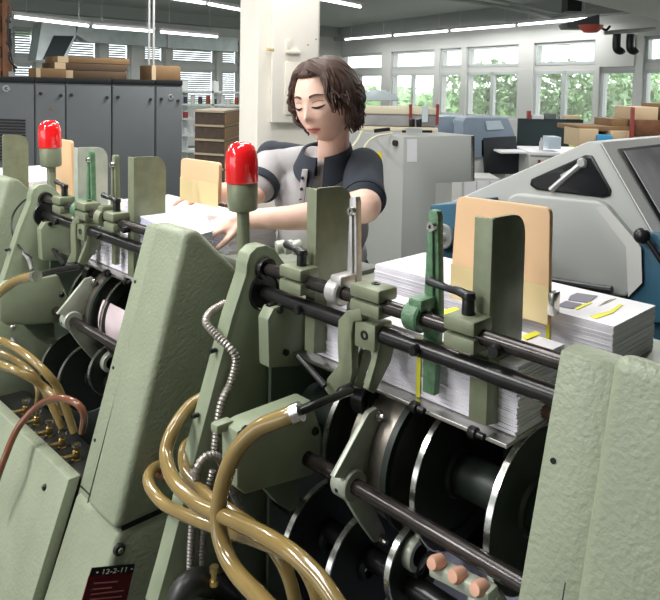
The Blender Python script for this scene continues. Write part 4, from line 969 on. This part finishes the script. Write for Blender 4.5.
# shelf of cartons at right
wb('work_table', 'brown-topped table carrying the cartons at the right', 'table', 578, 700, 127, 131, 5.3, .5, 'carton', toflr=False)
for x0, x1, yt, yb, Y, m, lb in ((579, 598, 129, 147, 5.25, 'carton_light', 'pale label-covered carton left below the table edge'), (597, 612, 135, 144, 5.23, 'blue', 'blue-fronted box among the cartons'), (611, 632, 119, 128, 5.35, 'carton', 'brown carton on the table edge'), (610, 640, 131, 146, 5.26, 'carton_light', 'pale carton right of the blue-fronted box'), (633, 658, 107, 120, 5.3, 'carton_light', 'tan box on top at the right edge'), (635, 660, 120, 135, 5.22, 'wood_brown', 'dark open carton under the tan box'), (660, 700, 104, 135, 5.3, 'carton', 'tall carton cut by the right picture edge'), (630, 662, 135, 146, 5.24, 'carton_light', 'flat pale carton below the dark open carton')):
    wb('carton', lb, 'carton', x0, x1, yt, yb, Y, .35, m, 'cartons at the right', .004)
wb('rack_post', 'dark red rack post between the cartons', 'post', 630.5, 633.5, 107, 150, 5.18, .04, 'red_brown', toflr=True)
# ------------------------------------------------------------------ pipes, heater, elbows
def pz(pts, z): return [PZ(x, y, z) for x, y in pts]
one('ceiling_pipe', lambda bm: tube(bm, pz([(430, -4), (500, 6), (548, 17), (572, 18)], 2.98), .03, 10, 4), 'beam_paint', 'thick pipe under the ceiling running to the heater', 'pipe', loc=PZ(500, 6, 2.98))
one('ceiling_pipe', lambda bm: tube(bm, pz([(470, -6), (520, 5), (560, 13), (600, 8), (660, 2)], 3.05), .022, 10, 4), 'beam_paint', 'thinner pipe under the ceiling passing behind the heater', 'pipe', loc=PZ(520, 5, 3.05))
one('ceiling_pipe', lambda bm: tube(bm, [P(x, y, 11.5) for x, y in ((604, 33), (655, 29))], .035, 10, 0), 'silver_pipe', 'silvery horizontal pipe above the black elbows', 'pipe', loc=P(620, 30, 11.5))
for x, lb in ((617, 'left black pipe elbow hanging beside the heater'), (630.5, 'right black pipe elbow hanging beside the heater')):
    one('pipe_elbow', lambda bm: tube(bm, [P(x, 34, 11.6), P(x-.5, 43, 11.6), P(x, 49, 11.6), P(x+3.5, 51, 11.6), P(x+5.5, 49.5, 11.6)], .065, 12, 5), 'black_plastic', lb, 'pipe', 'black elbows', loc=P(x, 40, 11.6))
ht = thing('unit_heater', 'red and grey heater unit hanging at the ceiling by the windows', 'heater', P(588, 25, 11.2))
part('casing', lambda bm: prism(bm, [P(x, y, 11.2) for x, y in ((566, 23), (600, 14), (600, 25), (592, 28), (568, 28))], V((0, .4, 0)), .02), 'cabinet_grey', ht)
part('red_bowl', lambda bm: lathe(bm, P(590.5, 33, 11.0), Z_, [(0, 0), (.10, .01), (.17, .07), (.19, .12), (0, .12)], 24), 'orange_red', ht)
part('top_unit', lambda bm: wbox(bm, P(568, 1, 11.2).x, P(582, 1, 11.2).x, 11.2, 11.5, P(570, 11, 11.2).z, CEIL-.02), 'cabinet_black', ht)
part('lever', lambda bm: tube(bm, [P(600, 27, 11.1), P(606, 30, 11.1), P(610, 26, 11.1)], .02, 8, 3), 'black_plastic', ht)
# ------------------------------------------------------------------ outdoors
struct('ground_outside', (lambda b: (wbox(b, -40, 45, 12, 90, -.4, -.12), b)[1])(newbm()), 'grass')
random.seed(11)
def tree(x, y, h, r, label):
    t = thing('tree', label, 'tree', (x, y, -.12), 'trees outside the windows')
    part('trunk', lambda bm: cyl(bm, (x, y, -.12), (x, y, h*.6), .16, .08, 10), 'trunk', t)
    def crown(bm):
        for i in range(900):
            u = random.random(); a = random.uniform(0, 2*math.pi); w = random.uniform(-1, 1)
            rr = r*(random.random()**.4)
            c = V((x+rr*math.cos(a)*math.sqrt(1-w*w), y+rr*math.sin(a)*math.sqrt(1-w*w), h*.60+w*h*.42*(random.random()**.3)))
            q = [V((random.gauss(0, 1), random.gauss(0, 1), random.gauss(0, 1))).normalized()*random.uniform(.10, .22) for _ in range(4)]
            v = [bm.verts.new(c+k) for k in q]
            bm.faces.new(v[:3]); bm.faces.new((v[0], v[2], v[3]))
    part('crown', crown, 'leaf', t, smooth=False)
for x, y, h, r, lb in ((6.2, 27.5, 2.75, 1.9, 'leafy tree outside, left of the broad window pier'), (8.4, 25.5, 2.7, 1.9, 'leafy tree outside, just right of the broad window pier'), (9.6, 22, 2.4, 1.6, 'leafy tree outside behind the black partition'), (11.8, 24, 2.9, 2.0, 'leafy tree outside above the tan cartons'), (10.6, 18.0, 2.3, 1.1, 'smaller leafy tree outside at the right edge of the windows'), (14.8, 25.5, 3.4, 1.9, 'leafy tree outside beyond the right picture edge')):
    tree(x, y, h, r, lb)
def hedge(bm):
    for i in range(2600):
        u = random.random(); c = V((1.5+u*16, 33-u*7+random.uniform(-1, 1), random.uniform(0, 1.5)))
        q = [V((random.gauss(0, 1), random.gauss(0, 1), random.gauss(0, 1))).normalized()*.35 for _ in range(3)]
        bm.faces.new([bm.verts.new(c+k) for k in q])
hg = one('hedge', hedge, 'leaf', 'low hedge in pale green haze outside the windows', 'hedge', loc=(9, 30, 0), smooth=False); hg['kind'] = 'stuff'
# ================================================================== THE WOMAN
def remeshed(name, bm, vox, m, parent, it=6, fac=.5, matfn=None, label=None):
    """fuse overlapping closed forms into one continuous surface"""
    me = bpy.data.meshes.new('tmp'); bm.to_mesh(me); bm.free()
    o = bpy.data.objects.new('tmp', me); COL.objects.link(o)
    r_ = o.modifiers.new('r', 'REMESH'); r_.mode = 'VOXEL'; r_.voxel_size = vox; r_.use_smooth_shade = True
    s = o.modifiers.new('s', 'SMOOTH'); s.iterations = it; s.factor = fac
    bpy.context.view_layer.update()
    me2 = bpy.data.meshes.new_from_object(o.evaluated_get(bpy.context.evaluated_depsgraph_get()))
    bpy.data.objects.remove(o); me2.name = name
    org = ORG[parent]
    me2.materials.clear()
    for k in (m if isinstance(m, (list, tuple)) else [m]): me2.materials.append(MATS[k])
    for p in me2.polygons:
        p.use_smooth = True
        p.material_index = matfn(p.center) if matfn else 0
    me2.transform(Matrix.Translation(-org))
    ob = bpy.data.objects.new(name, me2); COL.objects.link(ob); ob.parent = parent; ORG[ob] = org
    if label: ob['label'] = label
    return ob
def limb(bm, pts, n=20):
    """pts: (Vector, radius); chain of tapered capsules"""
    for (a, ra), (b, rb) in zip(pts, pts[1:]):
        cyl(bm, a, b, ra, rb, n)
    for a, ra in pts: ball(bm, a, ra, n)
def ell(bm, c, rx, ry, rz, R=None, n=28):
    prof = [(math.sin(math.pi*i/14), -math.cos(math.pi*i/14)) for i in range(15)]; prof[0] = (0, -1); prof[-1] = (0, 1)
    k0 = len(bm.verts); lathe(bm, (0, 0, 0), (0, 0, 1), prof, n); bm.verts.ensure_lookup_table()
    for v in bm.verts[k0:]:
        p = V((v.co.x*rx, v.co.y*ry, v.co.z*rz)); v.co = (R @ p if R is not None else p)+V(c)
WY = 2.12
w0 = P(322, 250, WY)
wo = thing('person', 'woman with short brown hair in a grey and navy polo shirt, leaning over paper', 'person', V((w0.x+.02, WY+.12, 0)))
HC = P(323, 102, 2.07)                         # head centre
# head frame: +x her left (picture right), -y forward (towards face), z up
yaw, pitch_, roll_ = math.radians(-31), math.radians(13), math.radians(-7)
HR = Matrix.Rotation(yaw, 3, 'Z') @ Matrix.Rotation(roll_, 3, 'Y') @ Matrix.Rotation(pitch_, 3, 'X')
def g2(x, z, cx, cz, sx, sz): return math.exp(-((x-cx)/sx)**2-((z-cz)/sz)**2)
def headpt(th, ph, off=0):
    """th: around (0 = face forward), ph: -pi/2..pi/2"""
    x = math.sin(th)*math.cos(ph); y = -math.cos(th)*math.cos(ph); z = math.sin(ph)
    X = .078*x; Y = .092*y; Zz = .117*z
    if z < 0:
        u = -z; X *= 1-.30*u**1.6
        if y < 0: Y = Y*(1-.02*u)-.012*u*max(0, -y)
        else: Y *= 1-.30*u
    if y > 0: Y *= 1.06
    if y < 0:
        w = min(1, -y*1.6)
        d = 0
        d += .022*g2(X, Zz, 0, -.025, .0085, .013)+.012*g2(X, Zz, 0, -.006, .0075, .022)      # nose tip, bridge
        d += .006*(g2(X, Zz, -.012, -.030, .006, .007)+g2(X, Zz, .012, -.030, .006, .007))     # nostril wings
        d -= .010*(g2(X, Zz, -.031, .012, .017, .012)+g2(X, Zz, .031, .012, .017, .012))      # sockets
        d += .0075*(g2(X, Zz, -.031, .008, .0125, .0085)+g2(X, Zz, .031, .008, .0125, .0085)) # lids over eyeballs
        d += .004*(g2(X, Zz, -.028, .032, .02, .008)+g2(X, Zz, .028, .032, .02, .008))         # brow ridge
        d += .004*(g2(X, Zz, -.040, -.022, .016, .018)+g2(X, Zz, .040, -.022, .016, .018))     # cheeks
        d += .0065*g2(X, Zz, 0, -.0565, .017, .0050)+.0065*g2(X, Zz, 0, -.0680, .015, .0058)   # lips
        d -= .0030*g2(X, Zz, 0, -.0622, .020, .0018)                                           # mouth line
        d -= .003*g2(X, Zz, 0, -.080, .02, .005)
        d += .010*g2(X, Zz, 0, -.098, .020, .016)                                              # chin
        Y -= d*w
    p = V((X, Y, Zz))
    if off: p += V((x/.074, y/.090, z/.112)).normalized()*off
    return HC+HR @ p
def headmesh(bm):
    NT, NP = 150, 110; rings = []
    for j in range(1, NP):
        ph = -math.pi/2+math.pi*j/NP
        # denser in front
        rings.append([bm.verts.new(headpt(2*math.pi*i/NT, ph)) for i in range(NT)])
    b = bm.verts.new(headpt(0, -math.pi/2)); t = bm.verts.new(headpt(0, math.pi/2))
    for r1, r2 in zip(rings, rings[1:]):
        for i in range(NT): bm.faces.new((r1[i], r1[(i+1) % NT], r2[(i+1) % NT], r2[i]))
    for i in range(NT):
        bm.faces.new((b, rings[0][(i+1) % NT], rings[0][i])); bm.faces.new((t, rings[-1][i], rings[-1][(i+1) % NT]))
def hl(x, y, z): return HC+HR @ V((x, y, z))
# joints
neck0 = hl(.0, .035, -.085); neck1 = P(333, 158, 2.17)
chest = P(322, 196, 2.22); waist = P(318, 262, 2.26)
shL = P(362, 168, 2.16); shR = P(273, 160, 2.24)
elL = P(364, 206, 1.93); wrL = P(243, 219, 1.95)
elR = P(255, 192, 2.12); wrR = P(208, 192, 2.28)
hip = V((waist.x, waist.y+.05, .98))
bm = newbm(); headmesh(bm)
limb(bm, [(neck0, .047), (neck1, .050), (chest+V((0, .02, 0)), .06)])
ell(bm, chest, .145, .095, .11); ell(bm, waist, .13, .095, .16); ell(bm, hip, .155, .11, .12)
limb(bm, [(shR, .052), (elR, .040), (P(240, 194, 2.16), .041), (wrR, .026)])
limb(bm, [(shL, .052), (elL, .049), (P(335, 213, 1.93), .044), (P(290, 218, 1.94), .035), (wrL, .0255)])
for sx in (-1, 1):
    h_ = hip+V((sx*.085, 0, -.05)); kn = V((hip.x+sx*.09, hip.y-.03, .50)); an = V((hip.x+sx*.10, hip.y+.02, .09))
    limb(bm, [(h_, .085), (kn, .058), (kn-Z_*.12, .056), (an, .038)])
# ears
def earm(bm, sx):
    c = hl(sx*.072, .006, -.004); ell(bm, c, .007, .015, .026, HR @ Matrix.Rotation(math.radians(sx*18), 3, 'Z'))
earm(bm, 1); earm(bm, -1)
# hands: palm, four fingers and a thumb, closed over the paper
def hand(bm, wr, fdir, side, nrm, curl=.9, sc=1.0):
    """fdir: forearm direction; side: towards the thumb; nrm: back of the hand"""
    fdir, side, nrm = fdir.normalized(), side.normalized(), nrm.normalized()
    pc = wr+fdir*.045*sc
    k0 = len(bm.verts)
    R = Matrix((side, fdir, nrm)).transposed()
    ell(bm, pc, .039*sc, .050*sc, .0165*sc, R)
    limb(bm, [(wr, .024), (pc, .020)])
    for i, (o_, ln) in enumerate(((.027, .070), (.009, .078), (-.009, .072), (-.027, .056))):
        b0 = pc+side*o_*sc+fdir*.036*sc; sp = side*(o_*.35)
        b1 = b0+(fdir*math.cos(.35*curl)-nrm*math.sin(.35*curl)+sp).normalized()*ln*.46*sc
        b2 = b1+(fdir*math.cos(.95*curl)-nrm*math.sin(.95*curl)).normalized()*ln*.32*sc
        b3 = b2+(fdir*math.cos(1.35*curl)-nrm*math.sin(1.35*curl)).normalized()*ln*.25*sc
        limb(bm, [(b0-fdir*.02, .0085), (b0, .0092), (b1, .0083), (b2, .0076), (b3, .0066)], 12)
    t0 = wr+fdir*.018+side*.022; t1 = t0+(fdir*.6+side*.75-nrm*.25).normalized()*.040; t2 = t1+(fdir*.9+side*.15-nrm*.45).normalized()*.030; t3 = t2+(fdir*.9-side*.1-nrm*.5).normalized()*.022
    limb(bm, [(t0, .0135), (t1, .0105), (t2, .0095), (t3, .0078)], 12)
hand(bm, wrL, (P(211, 228, 1.885)-wrL), V((.10, -.75, -.35)), V((-.15, -.45, .9)), 1.0)
hand(bm, wrR, (P(180, 197, 2.33)-wrR), V((-.1, -.8, -.1)), V((0, -.1, 1)), .55)
remeshed('body', bm, .0042, 'skin', wo, 4, .5)
# face details laid on the head surface
def on_face(x, z, off=.0008):
    """surface point of the face above local (x,z), by search"""
    best = None; th, ph = math.asin(max(-1, min(1, x/.074))), math.asin(max(-1, min(1, z/.112)))
    for _ in range(14):
        q = HR.transposed() @ (headpt(th, ph)-HC); th += (x-q.x)/.09; ph += (z-q.z)/.115
    return headpt(th, ph, off)
def patch(bm, f, nu=16, nv=6, off=.0010):
    g = [[bm.verts.new(on_face(*f(i/nu, j/nv), off)) for j in range(nv+1)] for i in range(nu+1)]
    for i in range(nu):
        for j in range(nv): bm.faces.new((g[i][j], g[i+1][j], g[i+1][j+1], g[i][j+1]))
def lipU(u, v):
    x = -.0235+.047*u; a = 1-abs(2*u-1)**2.2; z0 = -.0622; top = .0075*a*(1-.22*math.exp(-((x)/.004)**2)); return x, z0+top*v
def lipL(u, v):
    x = -.0225+.045*u; a = 1-abs(2*u-1)**2.2; return x, -.0622-.0095*a*v
part('lips', lambda bm: (patch(bm, lipU, off=.0022), patch(bm, lipL, off=.0022)), 'lips', wo)
for sx in (-1, 1):
    def browf(u, v): x = sx*(.013+.036*u); zc = .0325+.0065*math.sin(min(1, u*1.25)*math.pi*.62)-.004*u*u*1.6; return x, zc+(.0036-.0022*u)*(2*v-1)
    part('eyebrow', lambda bm: patch(bm, browf, 12, 3, .0022), 'brow', wo)
    def lashf(u, v): x = sx*(.0150+.034*u); zc = .0045-.0042*math.sin(u*math.pi); return x, zc+(.0034)*(2*v-1)*(.5+.5*math.sin(u*math.pi))
    part('eyelashes', lambda bm: patch(bm, lashf, 12, 2, .0028), 'lash', wo)
    def lidf(u, v): x = sx*(.0165+.030*u); zc = .0155+.0035*math.sin(u*math.pi); return x, zc+.0006*(2*v-1)
    part('lid_fold_shade', lambda bm: patch(bm, lidf, 12, 1, .0018), 'brow', wo)  # shade of the lid fold drawn as a thin dark strip
# ---- hair: cap plus locks
random.seed(21)
def hairr(th, ph):
    return headpt(th, ph, .012)
def capf(bm):
    NT, NP = 72, 40; g = []
    for j in range(NP+1):
        row_ = []
        for i in range(NT):
            th = -math.pi+2*math.pi*i/NT
            lo = -.15 if abs(th) > 1.45 else (.80 if abs(th) < .9 else .80-.95*(abs(th)-.9)/.55)
            lo = min(lo, .95); ph = lo+(math.pi/2-lo)*j/NP
            wv = .002*math.sin(th*23+ph*5)+.0015*math.sin(th*41)
            row_.append(bm.verts.new(headpt(th, ph, .013+wv-.010*math.exp(-j*.5))))
        g.append(row_)
    for j in range(NP):
        for i in range(NT): bm.faces.new((g[j][i], g[j][(i+1) % NT], g[j+1][(i+1) % NT], g[j+1][i]))
def locks(bm):
    # centre parting; locks fall to both sides and to the back, wavy at the ends
    for n_ in range(520):
        sgn = random.choice((-1, 1, 1)); front = random.random() < .4
        lo_ = 1.30 if sgn < 0 else 1.22
        th_end = sgn*(random.uniform(lo_, lo_+.35) if front else random.uniform(1.5, 3.12))
        ph_end = (-.42 if sgn > 0 else -.02) if abs(th_end) < 1.75 else -.62
        if sgn > 0 and front and random.random() < .45:
            th_end = random.uniform(.74, 1.2); ph_end = random.uniform(-.15, .25)-(1.2-th_end)*.1
        elif abs(th_end) < lo_+.12: ph_end += random.uniform(.0, .35)
        ph_end += random.uniform(-.12, .12)
        bulge = random.uniform(.014, .026)*(1 if sgn > 0 else .45); pts = []; rr = []
        ph0 = random.uniform(1.0, 1.40) if front else random.uniform(1.05, 1.45)
        th0 = sgn*.10 if front else th_end*.5
        a, b, c = random.uniform(0, 6.28), random.uniform(0, 6.28), random.uniform(.4, 1)
        for k in range(12):
            u = k/11; ph = ph0+(ph_end-ph0)*(u**1.15)
            w_ = min(1, u*2.1) if front else min(1, u*1.4)
            th = th0+(th_end-th0)*(1-(1-w_)**1.6)+.11*c*math.sin(a+u*9)*u*u
            off = (.014 if sgn > 0 else .009)+bulge*math.sin(min(1, u*1.1)*math.pi*.60)*.8+.011*c*math.sin(b+u*10)*u*u
            if u > .85 and sgn > 0: off += (u-.85)*.09*c
            pts.append(headpt(th, ph, off)); rr.append(.0078*(1-.80*u**2.5)*(.45+.55*min(1, u*5)))
        tube(bm, pts, rr, 6, 3)
    for n_ in range(90):        # curls in the nape and by the ear
        sgn = random.choice((-1, 1, 1, 1)); th = sgn*random.uniform(1.50, 3.0); c = random.uniform(0, 6.28)
        pts = [headpt(th+.16*math.sin(c+k*1.2), .25-1.0*k/6, .026+.015*math.sin(c+k*1.5)) for k in range(7)]
        tube(bm, pts, [.006, .0075, .0075, .0065, .005, .0035, .0015], 6, 3)
part('hair', lambda bm: (capf(bm), locks(bm)), 'hair', wo, angle=80)
# ---- shirt
nk = P(326, 155, 2.165)
bm = newbm()
ell(bm, chest+V((0, 0, .0)), .155, .118, .125); ell(bm, chest+V((.005, .0, -.10)), .148, .118, .13)
ell(bm, waist, .150, .115, .20); ell(bm, V((hip.x, hip.y, hip.z+.02)), .165, .125, .10)
limb(bm, [(P(334, 175, 2.22), .060), (shL+V((0, .01, -.005)), .055)])
limb(bm, [(P(312, 166, 2.22), .066), (shR+V((0, .0, -.004)), .055), (shR.lerp(elR, .80), .057)])
limb(bm, [(nk+V((0, .02, -.07)), .078), (nk+V((.005, .035, -.035)), .060)])
axL = (elL-shL).normalized(); axR = (elR-shR).normalized()
remeshed('polo_shirt', bm, .006, 'shirt_grey', wo, 7, .5)
bm = newbm()
limb(bm, [(P(354, 167, 2.20), .034), (shL.lerp(P(354, 164, 2.19), .4), .050), (shL+V((.004, -.004, .004)), .062), (shL.lerp(elL, .5), .062), (shL.lerp(elL, .80), .064)])
remeshed('raglan_sleeve', bm, .006, 'shirt_navy', wo, 7, .5, label='navy raglan sleeve')
bm = newbm()
limb(bm, [(P(302, 155, 2.23), .034), (P(284, 154, 2.235), .040), (shR+V((-.004, .006, .012)), .052)])
remeshed('shoulder_yoke', bm, .006, 'shirt_navy', wo, 6, .5, label='navy shoulder strip')
# sleeve cuffs
for a, ax, el_ in ((shL, axL, elL), (shR, axR, elR)):
    c = a.lerp(el_, .86); part('sleeve_cuff', lambda bm: lathe(bm, c-ax*.03, ax, [(.055, 0), (.0635, .004), (.065, .028), (.063, .032), (.050, .030)], 32), 'shirt_navy', wo)
# collar: folded band around the neck opening
def collar(bm):
    N = 40; g = []
    fw = (HR @ V((0, -1, 0))); fw.z = 0; fw.normalize(); fw = V((-.22, -.97, 0)).normalized(); sd = V((-fw.y, fw.x, 0))
    for i in range(N+1):
        a = math.radians(-171+342*i/N)       # 0 = back
        rx, ry = .070, .066
        d = -fw*math.cos(a)*ry+sd*math.sin(a)*rx
        fr = (1-math.cos(a))/2
        drop = -.040*fr**1.5
        top = nk+V((0, 0, .038))+d*1.0+V((0,0,.10))*d.x+Z_*drop
        out = nk+V((0, 0, -.008-.040*fr**3))+d*(1.40)+Z_*drop+fw*.022*fr
        inn = nk+V((0, 0, -.02))+d*.98+Z_*drop
        g.append([bm.verts.new(p) for p in (inn, top, top+d*.10+Z_*.002, out, out-Z_*.004, top+d*.05-Z_*.01)])
    for p, q in zip(g, g[1:]):
        for k in range(6): bm.faces.new((p[k], p[(k+1) % 6], q[(k+1) % 6], q[k]))
    bm.faces.new(g[0]); bm.faces.new(g[-1][::-1])
part('collar', collar, 'shirt_navy', wo, angle=70)
def placket(bm):
    a, b = P(305, 170, 2.062), P(301, 205, 2.055)
    hexa(bm, a-V((.009, 0, 0)), (.018, 0, 0), (0, .03, 0), b-a, .003)
part('placket', placket, 'shirt_grey', wo)
for x, y in ((302.5, 178), (301.5, 189), (300.5, 200)):
    p = P(x, y, 2.06); part('button', lambda bm: cyl(bm, p+V((0, .004, 0)), p-V((0, .004, 0)), .005, n=12), 'shirt_navy', wo)
bm = newbm()
ell(bm, V((hip.x, hip.y, hip.z-.03)), .165, .125, .12)
for sx in (-1, 1):
    h_ = hip+V((sx*.085, 0, -.05)); kn = V((hip.x+sx*.09, hip.y-.03, .50)); an = V((hip.x+sx*.10, hip.y+.02, .09))
    limb(bm, [(h_, .095), (kn, .072), (an, .06)])
remeshed('trousers', bm, .009, 'trousers', wo, 4)
for sx in (-1, 1):
    an = V((hip.x+sx*.10, hip.y+.02, .09))
    part('shoe', lambda bm: (ell(bm, V((an.x, an.y-.06, .045)), .045, .13, .044), wbox(bm, an.x-.04, an.x+.04, an.y-.17, an.y+.06, .0, .02, .008)), 'black_plastic', wo)
w = bpy.data.worlds.new('world'); scn.world = w; w.use_nodes = True
bg = w.node_tree.nodes['Background']; bg.inputs[0].default_value = (.93, .97, 1, 1); bg.inputs[1].default_value = 2.6
g = MATS['window_glass'].node_tree.nodes['Principled BSDF']; g.inputs['Transmission Weight'].default_value = 0; g.inputs['Alpha'].default_value = .10; g.inputs['Roughness'].default_value = .05
# camera
cam = bpy.data.cameras.new('camera'); co = bpy.data.objects.new('camera', cam); COL.objects.link(co)
cam.sensor_fit = 'HORIZONTAL'; cam.sensor_width = 36; cam.lens = 36*F_/660; cam.shift_y = (PY_-300)/660; cam.shift_x = (330-PX_)/660
cam.clip_start = .05; cam.clip_end = 300
co.matrix_world = Matrix(((cr.x, cu.x, -cw.x, CC.x), (cr.y, cu.y, -cw.y, CC.y), (cr.z, cu.z, -cw.z, CC.z), (0, 0, 0, 1)))
scn.camera = co
scn.view_settings.view_transform = 'Standard'; scn.view_settings.look = 'None'; scn.view_settings.gamma = 1
scn.view_settings.use_curve_mapping = False; scn.view_settings.exposure = 0.3
